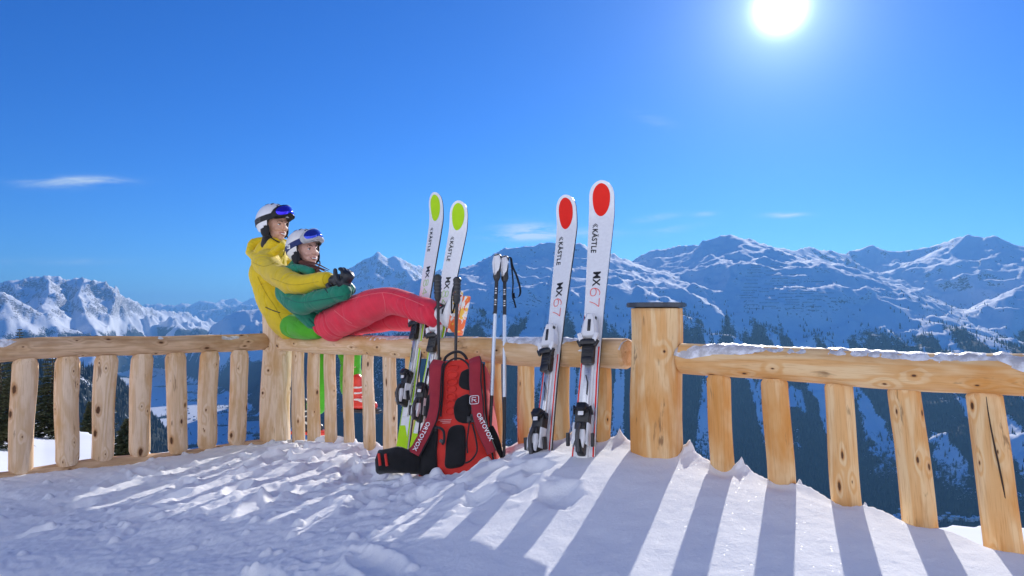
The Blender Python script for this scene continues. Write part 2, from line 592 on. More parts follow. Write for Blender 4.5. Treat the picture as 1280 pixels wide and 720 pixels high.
def terrain():
    NC, NR = 1240, 600
    az = np.radians(np.linspace(-47, 44, NC))
    rr = np.exp(np.linspace(math.log(1450), math.log(34000), NR))
    A, R = np.meshgrid(az, rr)
    x, y = np.sin(A) * R, np.cos(A) * R
    wx = x + 160 * fbm(x / 1300, y / 1300, 3, 5) * 1.0
    wy = y + 160 * fbm(x / 1300, y / 1300, 3, 9) * 1.0
    best = np.full(x.shape, -1e9)
    second = np.full(x.shape, -1e9)
    sb = np.zeros_like(x)
    db = np.zeros_like(x)
    lse = np.zeros_like(x)
    for si, (pts, slope) in enumerate(SPINES):
        W = [P(px, py, km * 1000 * math.cos(math.atan((px - 640) / F))) for px, py, km in pts]
        bz = np.full(x.shape, -1e9)
        bs = np.zeros_like(x)
        bd = np.zeros_like(x)
        acc = 0.0
        for i in range(len(W) - 1):
            ax, ay, z0 = W[i]
            bx, by, z1 = W[i + 1]
            dx, dy = bx - ax, by - ay
            L2 = dx * dx + dy * dy
            # near the ridge follow it exactly; away from it use the warped position
            t = np.clip(((x - ax) * dx + (y - ay) * dy) / L2, 0, 1)
            d = np.hypot(x - ax - t * dx, y - ay - t * dy)
            t2 = np.clip(((wx - ax) * dx + (wy - ay) * dy) / L2, 0, 1)
            d2 = np.hypot(wx - ax - t2 * dx, wy - ay - t2 * dy)
            w = sstep(80, 700, d)
            d = d * (1 - w) + d2 * w
            t = t * (1 - w) + t2 * w
            zz = z0 + (z1 - z0) * t
            if si in MID:
                ms = MID[si]
                z = zz - (slope * np.minimum(d, 200) * 1.15 + ms * np.clip(d - 200, 0, 1250) + 0.66 * np.clip(d - 1450, 0, None))
            else:
                z = zz - slope * (d ** 1.5 / (d ** 0.5 + 3.0)) * (1.24 - 0.30 * sstep(300, 2300, d))
            z = z - np.clip(d - (900 if si in (1, 2, 6, 8) else 450), 0, None) * max(0.0, 0.58 - slope)
            m = z > bz
            bz = np.where(m, z, bz)
            bs = np.where(m, acc + t * math.sqrt(L2), bs)
            bd = np.where(m, d, bd)
            acc += math.sqrt(L2)
        m = bz > best
        second = np.where(m, best, np.maximum(second, bz))
        sb = np.where(m, bs + si * 5000, sb)
        db = np.where(m, bd, db)
        own = m if si == len(SPINES) - 1 else None
        best = np.where(m, bz, best)
    gap = sstep(0, 120, best - second)
    z = best + 12 * np.exp(-np.abs(best - second) / 30) * sstep(150, 500, db)
    # ribs and gullies running down from the ridge
    env = sstep(20, 400, db)
    scl = 1 + sstep(9000, 14000, R) * 0.8
    rib = ridged(sb / (230 * scl), db / 1500, 4, 3) - 0.42
    z = z + rib * 85 * scl * gap * env * 0.9
    z = z + perlin(sb / 1100, db / 230 + 0.6 * perlin(x / 500, y / 500, 45), 44) * 50 * gap * env * sstep(9500, 8000, R)
    z = z + (ridged(wx / 330, wy / 330, 4, 47) - .4) * 34 * env * sstep(9500, 8000, R)
    n0 = fbm(x / 800, y / 800, 3, 25)
    rg = ridged(x / 700, y / 700, 6, 11) - 0.40
    z = z + rg * 90 * scl * (0.45 + 0.55 * env) * (0.55 + 0.45 * sstep(8000, 11000, R) + 0.2 * (x < -500) * 1.0)
    z = z + fbm(x / 160, y / 160, 4, 21) * 20 * scl + (ridged(x / 150 + .4 * n0, y / 190, 4, 23) - .42) * 15 * scl * sstep(-350, 150, z)
    z = z + np.where(R > 9500, (ridged(x / 420, y / 420, 5, 41) - .4) * 80, 0) * sstep(9500, 12500, R) * sstep(26000, 18000, R)
    # ski pistes / terraces: smoother
    k = 40.0
    fl = FLOOR + 14 * fbm(x / 900, y / 900, 4, 33) + 70 * sstep(12000, 26000, R)
    z = np.where(z > fl, z + k * np.exp(-(z - fl) / k) * 0.5, fl + k * 0.5 * np.exp(-(fl - z) / 60))
    bear = 640 + F * np.tan(A)
    foot = np.interp(bear, [-600, 130, 150, 200, 225, 246, 285, 321, 345, 400, 480, 600, 900, 1100, 1300, 1700],
                     [8800, 9600, 12000, 12800, 11500, 10200, 8400, 6850, 6000, 4900, 4300, 3700, 3150, 3060, 3060, 3000])
    foot = foot * (1 + 0.05 * fbm(x / 700, y / 700, 3, 131))
    s_ = sstep(0.96, 1.17, R / foot)
    z = np.where(own, z, fl + (z - fl) * s_)
    # masks (material facts: where woods grow, where rock is bare)
    dzr = np.gradient(z, axis=0) / np.gradient(R, axis=0)
    dza = np.gradient(z, axis=1) / (np.gradient(A, axis=1) * R)
    steep = np.hypot(dzr, dza)
    n1 = fbm(x / 420, y / 420, 5, 51)
    n2 = fbm(sb / 130, db / 900, 4, 57)
    n4 = fbm((x * .97 - y * .22 + 60 * n1) / 150, R / 1300 + .5 * n1, 4, 59)
    n4 = np.where(x < -600, n2, n4)
    # tree line
    tl = -95 + 120 * fbm(x / 2500, y / 2500, 3, 61) + 60 * sstep(2500, 6000, x) - 60 * sstep(0, -2000, x)
    forest = sstep(60, -160, z - tl + 90 * n1 + 330 * n4)
    chute = sstep(0.0, 0.34, n4 * 1.6 + 0.3 * n1 + 0.04)
    mid_ = sstep(300, 380, bear) * sstep(640, 560, bear)
    forest = np.maximum(forest, mid_ * sstep(-40, -160, z + 120 * n1))
    forest = forest * (1 - (0.93 - 0.6 * mid_) * chute * sstep(-850, -500, z))
    forest = forest * sstep(FLOOR + 10, FLOOR + 45, z)
    pat = sstep(0.16, 0.26, fbm(x / 520, y / 520, 4, 71))
    forest = np.where(z < FLOOR + 45, np.where(x > 400, 0.0, np.where(own, forest, pat * 0.9)), forest)
    forest = np.where(R > 9500, forest * sstep(250, -150, z + 250 + 140 * n1), forest)
    forest = np.where((x < -0.48 * y) & (R < 5200) & (z > FLOOR + 30), np.maximum(forest, 0.8 + 0.5 * n1), forest)
    rock = sstep(0.55, 1.0, steep + 0.5 * fbm(x / 150, y / 150, 5, 81)) * sstep(-300, 100, z) * (1 - 0.25 * (R < 7600) * (x > -1500))
    V = np.stack([x, y, z], -1).reshape(-1, 3)
    me = mesh_np('mountains', V, grid_faces(NR, NC), True)
    add_attr(me, 'forest', forest)
    add_attr(me, 'rock', rock)
    return me, x, y, z, forest, R, NR, NC


TER, tx, ty, tz, tforest, tR, TNR, TNC = terrain()


def terrain_material():
    n = NT('snowy_mountain')
    p = n.pos()
    fo, ro = n.attr('forest'), n.attr('rock')
    nz = n.noise(p, 0.016, 6, 0.65)
    nf = n.noise(p, 0.09, 3, 0.7)
    sum_ = n.math('ADD', fo, n.math('MULTIPLY', n.math('SUBTRACT', n.math('ADD', n.math('MULTIPLY', nz, .5), n.math('MULTIPLY', nf, .5)), 0.5), 2.6))
    fm = n.ramp(sum_, 0.38, 0.62)
    nr = n.noise(n.scaled(p, (1, 1, 2.2)), 0.035, 6, 0.7)
    rs = n.math('ADD', ro, n.math('MULTIPLY', n.math('SUBTRACT', nr, 0.5), 2.4))
    rm = n.ramp(rs, 0.78, 1.05)
    snow = (0.92, 0.935, 0.95, 1)
    rockc = n.mix(n.noise(p, 0.05, 5, 0.7), (0.10, 0.095, 0.09, 1), (0.30, 0.28, 0.27, 1))
    wood = n.mix(nf, (0.006, 0.013, 0.012, 1), (0.022, 0.034, 0.026, 1))
    c = n.mix(rm, snow, rockc)
    c = n.mix(fm, c, wood)
    n.t.links.new(c, n.b.inputs['Base Color'])
    n.b.inputs['Roughness'].default_value = 0.85
    n.b.inputs['Specular IOR Level'].default_value = 0.15
    h = n.math('ADD', n.math('MULTIPLY', n.noise(p, 0.012, 8, 0.62), 1.0), n.math('MULTIPLY', nf, 0.15))
    n.t.links.new(n.bump(h, 0.4, 18.0), n.b.inputs['Normal'])
    return n.m


ter_mat = terrain_material()
TER.materials.append(ter_mat)
mo = link('mountains', TER, kind='structure')


# a forest of small conifers on the far slopes (too many to count)
def far_forest():
    rng = np.random.default_rng(4)
    N = 420000
    i = rng.integers(0, TNR - 1, N)
    j = rng.integers(0, TNC - 1, N)
    ok = (tR[i, j] < 7800) & (tR[i, j] > 900)
    i, j = i[ok], j[ok]
    fi, fj = rng.random(len(i)), rng.random(len(i))

    def lerp(a):
        return (a[i, j] * (1 - fi) + a[i + 1, j] * fi) * (1 - fj) + (a[i, j + 1] * (1 - fi) + a[i + 1, j + 1] * fi) * fj
    fo = lerp(tforest)
    x, y, z = lerp(tx), lerp(ty), lerp(tz)
    n3 = fbm(x / 90, y / 90, 3, 91)
    p = fo ** 1.3 * 0.75 + np.clip(n3 - 0.18, 0, 1) * 1.1 * sstep(190, -60, z) * sstep(-700, -300, z) + 0.012 * sstep(230, 20, z)
    ok = rng.random(len(x)) < p
    x, y, z = x[ok][:110000], y[ok][:110000], z[ok][:110000]
    n = len(x)
    h = rng.uniform(14, 30, n)
    r = h * rng.uniform(0.14, 0.22, n)
    V = np.zeros((n, 5, 3))
    a0 = rng.uniform(0, 2 * np.pi, n)
    for k in range(4):
        a = a0 + k * np.pi / 2
        V[:, k, 0] = x + np.cos(a) * r
        V[:, k, 1] = y + np.sin(a) * r
        V[:, k, 2] = z - 4
    V[:, 4, 0], V[:, 4, 1], V[:, 4, 2] = x, y, z + h
    b = np.arange(n)[:, None] * 5
    Fc = np.concatenate([b + np.array([k, (k + 1) % 4, 4]) for k in range(4)], 0)
    me = mesh_np('conifer_forest', V.reshape(-1, 3), Fc, False)
    m = NT('far_conifer')
    p = m.pos()
    c = m.mix(m.noise(p, 0.04, 2), (0.007, 0.015, 0.013, 1), (0.035, 0.048, 0.034, 1))
    m.t.links.new(c, m.b.inputs['Base Color'])
    m.b.inputs['Roughness'].default_value = 0.9
    me.materials.append(m.m)
    link('conifer_forest', me, kind='stuff')
    return n


print('trees', far_forest())


def haze():
    bm = bmesh.new()
    top = float(tz.max()) + 60
    bot = float(tz.min()) - 30
    box(bm, (0, 16000, (top + bot) / 2), (62000, 40000, top - bot))
    me = bpy.data.meshes.new('haze')
    bm.to_mesh(me)
    bm.free()
    m = bpy.data.materials.new('haze')
    m.use_nodes = True
    t = m.node_tree
    t.nodes.clear()
    o = t.nodes.new('ShaderNodeOutputMaterial')
    v = t.nodes.new('ShaderNodeVolumePrincipled')
    v.inputs['Color'].default_value = (0.23, 0.55, 1.0, 1)
    v.inputs['Density'].default_value = HAZE_DENSITY
    v.inputs['Anisotropy'].default_value = 0.36
    t.links.new(v.outputs[0], o.inputs['Volume'])
    me.materials.append(m)
    link('haze', me, kind='stuff')


def hit(px, py):
    """where the line of sight through a pixel meets the far terrain"""
    a = math.atan((px - 640) / F)
    j = int(round((a - A0) / (A1 - A0) * (TNC - 1)))
    R = tR[:, j]
    row = 360 - F * np.tan(np.arctan((tz[:, j] - CAMZ) / (ty[:, j])) - PITCH)
    vis = np.minimum.accumulate(row)
    k = np.argmax(vis <= py)
    if k == 0:
        return None
    f = (row[k - 1] - py) / max(1e-6, row[k - 1] - row[k])
    f = min(1, max(0, f))
    return Vector((tx[k - 1, j] * (1 - f) + tx[k, j] * f, ty[k - 1, j] * (1 - f) + ty[k, j] * f, tz[k - 1, j] * (1 - f) + tz[k, j] * f))


A0, A1 = math.radians(-47), math.radians(44)


def snow_barriers():
    bm = bmesh.new()
    rr = random.Random(3)
    for row in range(15):
        y0 = 331 + row * 3.9
        xl = 940 - row * 1.2 - 4 * rr.random()
        xr = 962 + row * 7.5 + 8 * rr.random()
        if row > 11:
            xl, xr = 930, 1010
        x = xl
        while x < xr:
            L = rr.uniform(9, 26)
            prev = None
            for q in range(int(L / 2.5) + 1):
                p = hit(x + q * 2.5, y0 + (x - 940) * 0.02 + 1.3 * math.sin(x * .09 + row * .8))
                if p is None or p.y < 4200 or p.y > 7200:
                    prev = None
                    continue
                if prev is not None and (prev - p).length < 90:
                    a, b = prev, p
                    d = Vector((0, 1.2, 0))
                    u = Vector((0, 0, 3.4))
                    v = [bm.verts.new(c) for c in (a - u * .3, b - u * .3, b + u, a + u, a - u * .3 + d, b - u * .3 + d, b + u + d, a + u + d)]
                    for f in ((0, 1, 2, 3), (5, 4, 7, 6), (3, 2, 6, 7), (4, 0, 3, 7), (1, 5, 6, 2)):
                        bm.faces.new([v[i] for i in f])
                prev = p
            x += L + rr.uniform(2, 14)
    me = bpy.data.meshes.new('snow_barriers')
    bm.to_mesh(me)
    bm.free()
    link('snow_barriers', me, mat=plain('barrier_steel', (.16, .16, .17), .8), kind='stuff')


snow_barriers()


def village():
    rr = random.Random(8)
    wallm = [plain('house_wall_cream', (.62, .56, .46), .8, 0, .3), plain('house_wall_timber', (.13, .075, .045), .8, 0, .3), plain('house_wall_white', (.75, .74, .70), .8, 0, .3)]
    roofm = plain('snowy_roof', (.84, .86, .88), .7, 0, .2)
    dark = plain('house_window_dark', (.03, .035, .045), .3)
    protos = []
    for q in range(5):
        w, d, h = rr.uniform(9, 15), rr.uniform(8, 11), rr.uniform(5, 9)
        bm = bmesh.new()
        box(bm, (0, 0, h / 2 - 1), (w, d, h + 2), mi=0)
        rh = d * .28
        o = 1.0
        v = [bm.verts.new(c) for c in ((-w / 2 - o, -d / 2 - o, h), (w / 2 + o, -d / 2 - o, h), (w / 2 + o, 0, h + rh + .6), (-w / 2 - o, 0, h + rh + .6), (-w / 2 - o, d / 2 + o, h), (w / 2 + o, d / 2 + o, h),
                                       (-w / 2 - o, 0, h - .4), (w / 2 + o, 0, h - .4))]
        for f in ((0, 1, 2, 3), (3, 2, 5, 4), (0, 3, 6), (3, 4, 6), (1, 7, 2), (2, 7, 5)):
            ff = bm.faces.new([v[i] for i in f])
            ff.material_index = 1
        for k in range(3):
            for s in range(2):
                box(bm, (-w / 3 + k * w / 3, -d / 2 - .03, 1.6 + s * h * .45), (1.6, .1, 1.5), mi=2)
        me = bpy.data.meshes.new('house')
        bm.to_mesh(me)
        bm.free()
        for m in (wallm[q % 3], roofm, dark):
            me.materials.append(m)
        protos.append(me)
    def put(boxes, n, label, group):
        made = 0
        tries = 0
        while made < n and tries < n * 12:
            tries += 1
            x0, y0, x1, y1, cx, cy = rr.choice(boxes)
            px, py = rr.gauss(cx, (x1 - x0) / 4), rr.gauss(cy, (y1 - y0) / 4)
            p = hit(px, py)
            if p is None or p.z > FLOOR + 120:
                continue
            o = bpy.data.objects.new('house', rr.choice(protos))
            COL.objects.link(o)
            o.location = p
            o.rotation_euler = (0, 0, rr.uniform(-.5, .5) + (math.pi / 2 if rr.random() < .4 else 0))
            sc = rr.uniform(1.0, 1.5)
            o.scale = (sc, sc, sc)
            o['label'] = label
            o['category'] = 'house'
            o['group'] = group
            made += 1
        print('houses', made)
    put([(190, 455, 235, 485, 212, 468), (230, 470, 300, 530, 262, 500), (200, 485, 260, 545, 232, 515), (270, 500, 335, 560, 305, 535), (150, 445, 200, 465, 180, 455)], 150,
        'tiny snow-roofed house in the white valley below the left railing', 'village houses in the valley on the left')
    put([(1090, 645, 1180, 656, 1140, 650), (1170, 642, 1280, 655, 1225, 648), (985, 640, 1100, 656, 1060, 648)], 110,
        'tiny snow-roofed house at the foot of the wooded slope on the right', 'village houses at the foot of the right mountain')


village()


HAZE_DENSITY = 4.1e-5
haze()

# ------------------------------------------------------------------ the fence lines (plan view)
def fence_line(a, b):
    return lambda k: (a[0] + b[0] * k, a[1] + b[1] * k)


LM = fence_line((-1.499, 4.800), (0.1564, -0.1579))      # middle run, k = baluster number
LR = fence_line((0.7725, 2.554), (0.1587, -0.1264))      # right run
LL = fence_line((-2.866, 4.027), (0.1548, 0.1385))       # left run
K_BIG, K_CORNER = 13.24, -1.52
BIG = LM(K_BIG)
CORNER = LM(K_CORNER)


# ------------------------------------------------------------------ snow on the terrace: drift, trodden snow, horns beside the balusters
CTRL = []


def _c(px, py, Y):
    p = P(px, py, Y)
    CTRL.append((p.x, p.y, p.z))


_c(33, 592, 4.03 - .06)
_c(134, 580, 4.30 - .06)
_c(221, 566, 4.58 - .06)
_c(300, 556, 4.86 - .06)
_c(343, 553, 5.0)
_c(394, 549, 4.60)
_c(438, 553, 4.28)
_c(487, 566, 3.95)
_c(530, 580, 3.65)
_c(575, 590, 3.15)
_c(617, 575, 3.15)
_c(655, 549, 3.18)
_c(702, 547, 3.02)
_c(751, 548, 2.87)
_c(700, 575, 2.62)
_c(820, 573, 2.60)
_c(898, 592, 2.50)
_c(968, 603, 2.38)
_c(1045, 622, 2.26)
_c(1134, 650, 2.12)
_c(1227, 678, 2.00)
_c(1290, 698, 1.93)
_c(670, 705, 1.86)
_c(860, 705, 1.80)
_c(1050, 712, 1.74)
_c(490, 672, 2.22)
_c(310, 612, 2.98)
_c(100, 640, 3.2)
_c(0, 720, 2.30)
_c(200, 690, 2.45)
_c(1280, 730, 1.70)
CTRL += [(x, y, 0.27) for x in (-2.2, -1.2, 0, 1.0, 2.0) for y in (0.9, -0.2, -1.5)]
CTRL = np.array(CTRL)
CTRL[-15:, 2] += 0.02 * CTRL[-15:, 0]


def rbf_fit(C):
    d = np.hypot(C[:, None, 0] - C[None, :, 0], C[:, None, 1] - C[None, :, 1])
    A = d + np.eye(len(C)) * 0.04
    n = len(C)
    M = np.zeros((n + 3, n + 3))
    M[:n, :n] = A
    M[:n, n], M[:n, n + 1], M[:n, n + 2] = 1, C[:, 0], C[:, 1]
    M[n:, :n] = M[:n, n:].T
    return np.linalg.solve(M, np.concatenate([C[:, 2], [0, 0, 0]]))


RBF = rbf_fit(CTRL)


def base_height(x, y):
    z = RBF[-3] + RBF[-2] * x + RBF[-1] * y
    for w, (cx, cy, _) in zip(RBF[:-3], CTRL):
        z = z + w * np.sqrt((x - cx) ** 2 + (y - cy) ** 2 + 0.03)
    return z


def side(x, y):
    """signed distance beyond the fence lines (positive outside)"""
    def sd(L, k0, k1):
        ax, ay = L(0)
        bx, by = L(1)
        dx, dy = bx - ax, by - ay
        l = math.hypot(dx, dy)
        return ((x - ax) * (-dy) + (y - ay) * dx) / l
    dl = sd(LL, 0, 7)
    dm = sd(LM, 0, 13)
    dr = sd(LR, 0, 5)
    return np.maximum(np.maximum(dl, np.where(x < 5, dm, -9)), np.where(x > 0.45, dr, -9)), dl, dm, dr


HORNS = []
for k in range(-1, 6):
    hx, hy = LR(k)
    if k >= 0:
        HORNS.append((hx + 0.068, hy - 0.035, 0.075 if k > 1 else 0.055, 0.016))
HORNS.append((BIG[0] + 0.118, BIG[1] - 0.04, 0.065, 0.024))
HORNS.append((LM(11)[0] + 0.06, LM(11)[1] - 0.02, 0.035, 0.014))
HORNS.append((LM(12)[0] + 0.07, LM(12)[1] - 0.05, 0.042, 0.018))


def snow_height(x, y, detail=True, az_=None, rr_=None):
    z = base_height(x, y)
    s, dl, dm, dr = side(x, y)
    # trodden on the left, smooth drift on the right
    trod = sstep(0.25, -0.45, x + 0.25 * (3 - y) + 0.10 * perlin(x * 2, y * 2, 3)) * sstep(0.02, -0.06, s - 0.02)
    if detail:
        wx, wy = x + 0.06 * perlin(x * 5, y * 5, 7), y + 0.06 * perlin(x * 5, y * 5, 8)
        n1 = perlin(wx * 3.0, wy * 3.0, 11)
        n2 = perlin(wx * 8.5 + .3 * n1, wy * 8.5, 12)
        n3 = perlin(wx * 19, wy * 19, 13)
        act = 0.35 + 0.65 * sstep(-0.1, 0.3, perlin(x * 1.1 + 4, y * 1.1, 16))
        lumps = 0.014 * sstep(-0.30, 0.35, n1) + act * (0.009 * sstep(-0.12, 0.22, n2) + 0.0045 * sstep(-.05, .2, n3)) + 0.030 * fbm(x * 1.3, y * 1.3, 3, 14)
        z = z + trod * (lumps - 0.026)
        z = z + trod * 0.0065 * fbm(x * 30, y * 30, 4, 17)
        rg_ = random.Random(12)
        for q in range(15):
            fx, fy, an = rg_.uniform(-2.3, -0.2), rg_.uniform(1.9, 4.0), rg_.uniform(-.9, .9)
            ca, sa = math.cos(an), math.sin(an)
            u_, v_ = (x - fx) * ca + (y - fy) * sa, -(x - fx) * sa + (y - fy) * ca
            e_ = (u_ / 0.055) ** 2 + (v_ / 0.135) ** 2
            z = z - 0.030 * np.exp(-e_ ** 2) + 0.009 * np.exp(-(np.sqrt(e_) - 1.28) ** 2 * 16) * (1 + n2)
        # crumbs of broken crust
        for q in range(420):
            fx = rg_.uniform(-2.6, 0.3)
            fy = rg_.uniform(1.8, 4.6) if q % 3 else 3.25 - fx * .99 - abs(rg_.gauss(0.2, .25))
            rad_ = rg_.uniform(.006, .024)
            if fy < 1.7:
                continue
            j0 = (np.abs(np.arctan2(fx, fy) - az_) * fy < rad_ * 1.5)
            i0 = np.abs(rr_ - math.hypot(fx, fy)) < rad_ * 1.5
            if not j0.any() or not i0.any():
                continue
            ix = np.ix_(i0, j0)
            dd_ = ((x[ix] - fx) ** 2 + (y[ix] - fy) ** 2) / rad_ ** 2
            z[ix] += np.sqrt(np.clip(1 - dd_, 0, 1)) * rad_ * rg_.uniform(.5, .9) * (trod[ix] > .3)
        near_mid = np.exp(-((dm + 0.25) / 0.35) ** 2) * sstep(0.3, -0.2, x) * sstep(-2.0, -1.3, x)
        blocks = sstep(0.05, 0.25, perlin(wx * 7, wy * 7, 31)) * 0.040
        z = z + near_mid * blocks
        z = z + (1 - trod) * (0.010 * fbm(x * 2.2, y * 2.2, 3, 19) + 0.0030 * fbm(x * 14, y * 14, 4, 23) + 0.0009 * fbm(x * 90, y * 90, 2, 27))
        # footprints and pole holes between skis and pack
        for (fx, fy, r, dpt) in ((0.16, 2.33, 0.07, 0.035), (0.02, 2.50, 0.06, 0.035), (-0.12, 2.45, 0.05, 0.028), (0.10, 2.62, 0.05, 0.03), (-0.35, 2.65, 0.05, 0.02)):
            d2 = ((x - fx) ** 2 + ((y - fy) * 0.8) ** 2) / r ** 2
            d2 = d2 * (1 + 0.6 * perlin(x * 14, y * 14, 61))
            z = z - dpt * np.exp(-np.abs(d2) ** 1.5) + 0.12 * dpt * np.exp(-(np.sqrt(np.abs(d2)) - 1.3) ** 2 * 8)
    # the drift curls over the edge and falls away outside
    drop = np.clip(s - 0.045, 0, 3)
    rim = 0.0
    z = z - 1.35 * drop - 0.8 * np.clip(drop - 0.05, 0, 1) + rim
    if detail:
        for hx, hy, hh, hw in HORNS:
            d = np.hypot((x - hx) / 1.0, (y - hy) / 1.5)
            z = z + hh * np.exp(-(d * (1 + 0.5 * perlin(x * 40, y * 40, 77)) / (hw * 0.72)) ** 1.2) + 0.022 * np.exp(-(d / (hw * 3.2)) ** 2)
            # little hollow melted at the foot of the post
        for k in range(0, 6):
            hx, hy = LR(k)
            d = np.hypot(x - hx + 0.01, y - hy + 0.05)
            z = z - 0.018 * np.exp(-(d / 0.055) ** 2)
    return z


def snow_material(name, grain=True):
    n = NT(name)
    p = n.pos()
    v = n.noise(p, 3.0, 5, 0.6)
    c = n.mix(v, (0.84, 0.855, 0.88, 1), (0.90, 0.905, 0.915, 1))
    n.t.links.new(c, n.b.inputs['Base Color'])
    n.b.inputs['Roughness'].default_value = 0.85
    n.b.inputs['Specular IOR Level'].default_value = 0.12
    n.b.inputs['Subsurface Weight'].default_value = 0.0
    if grain:
        a = n.noise(p, 420, 2, 0.7)
        b = n.noise(p, 110, 3, 0.6)
        h = n.math('ADD', n.math('MULTIPLY', a, 0.5), b)
        b1 = n.bump(h, 0.55, 0.0035)
        n.t.links.new(b1, n.b.inputs['Normal'])
        # ice crystals that glint
        vo = n.n('ShaderNodeTexVoronoi')
        vo.inputs['Scale'].default_value = 260
        n.t.links.new(p, vo.inputs['Vector'])
        g = n.math('GREATER_THAN', vo.outputs['Color'], 0.93)
        n.set(n.b.inputs['Roughness'], n.math('SUBTRACT', 0.85, n.math('MULTIPLY', g, 0.60)))
    return n.m


def snow_terrace():
    NC, NR = 920, 480
    az = np.radians(np.linspace(-62, 58, NC))
    rr = np.concatenate([np.linspace(0.05, 1.5, 30)[:-1], np.exp(np.linspace(math.log(1.5), math.log(6.6), NR - 29))])
    A, R = np.meshgrid(az, rr)
    x, y = np.sin(A) * R, np.cos(A) * R
    z = snow_height(x, y, True, az, rr)
    s = side(x, y)[0]
    keepv = s < 0.75
    keep = keepv[:-1, :-1] & keepv[1:, :-1] & keepv[:-1, 1:] & keepv[1:, 1:]
    V = np.stack([x, y, z], -1).reshape(-1, 3)
    q = grid_faces(NR, NC, keep)
    used = np.unique(q)
    remap = -np.ones(len(V), dtype=np.int64)
    remap[used] = np.arange(len(used))
    me = mesh_np('terrace_snow', V[used], remap[q], True)
    link('terrace_snow', me, mat=snow_material('terrace_snow'), kind='structure')


snow_terrace()


# ------------------------------------------------------------------ the open hillside just outside the fence, falling away to the valley
def hillside():
    NC, NR = 700, 300
    az = np.radians(np.linspace(-60, 58, NC))
    rr = np.exp(np.linspace(math.log(2.0), math.log(1100), NR))
    A, R = np.meshgrid(az, rr)
    x, y = np.sin(A) * R, np.cos(A) * R
    # edge of the visible shelf, as a pixel height per bearing
    bear = 640 + F * np.tan(A)
    ey = np.interp(bear, [-700, -100, 0, 60, 105, 158, 190, 230, 420, 900, 1100, 1180, 1280, 1700],
                   [500, 508, 514, 530, 537, 549, 562, 600, 680, 700, 672, 652, 655, 640])
    tan = (ey - 395) / F / np.sqrt(1 + np.tan(A) ** 2)
    D0 = np.interp(bear, [-700, 0, 200, 420, 900, 1180, 1700], [26, 24, 17, 9, 8, 12, 16])
    # height follows a shelf ending at D0 on the line of the edge, then falls steeply
    zin = np.interp(bear, [-700, 0, 300, 700, 1100, 1700], [-0.75, -0.75, -0.9, -1.0, -0.9, -0.8])
    edge = CAMZ - tan * D0
    t = np.clip((R - 3.0) / (D0 - 3.0), 0, 1)
    z = zin * (1 - t) + edge * t + 0.12 * fbm(x / 3.5, y / 3.5, 3, 5) * sstep(3, 8, R) * (1 - t * 0.8)
    over = np.clip(R - D0, 0, None)
    z = z - over * 0.95 - 0.0006 * over ** 2 * (over < 300) - (over >= 300) * 54
    z = z - 0.6 * over * sstep(2, 30, over) * 0.3
    z = z + 3.0 * fbm(x / 30, y / 30, 4, 9) * sstep(20, 120, over)
    z = np.maximum(z, FLOOR - 25)
    V = np.stack([x, y, z], -1).reshape(-1, 3)
    me = mesh_np('snowy_hillside', V, grid_faces(NR, NC), True)
    link('snowy_hillside', me, mat=snow_material('hillside_snow', False), kind='structure')


hillside()


# ------------------------------------------------------------------ unseen snow slope added behind the viewer to bounce sunlight onto the terrace
def build_bounce_slope():
    NC, NR = 220, 120
    az = np.radians(np.linspace(58, 298, NC))
    rr = np.concatenate([[0.02], np.exp(np.linspace(math.log(0.5), math.log(160), NR - 1))])
    A, R = np.meshgrid(az, rr)
    x, y = np.sin(A) * R, np.cos(A) * R
    back = np.clip(-np.cos(A), 0, 1)
    rise = np.clip(R - 2.6, 0, None) * (0.10 + 0.80 * sstep(0.0, 0.6, -np.cos(A) + 0.25))
    down = np.clip(R - 2.4, 0, None) * 0.75 * sstep(0.35, 0.0, -np.cos(A) + 0.25)
    z = 0.24 + 0.01 * x + rise - down + 0.05 * fbm(x * .8, y * .8, 4, 3) * sstep(1, 3, R) + 0.8 * fbm(x / 12, y / 12, 3, 5) * sstep(8, 30, R)
    V = np.stack([x, y, z], -1).reshape(-1, 3)
    me = mesh_np('bounce_slope', V, grid_faces(NR, NC), True)
    link('bounce_slope', me, mat=snow_material('bounce_slope_snow', False), kind='structure')


build_bounce_slope()

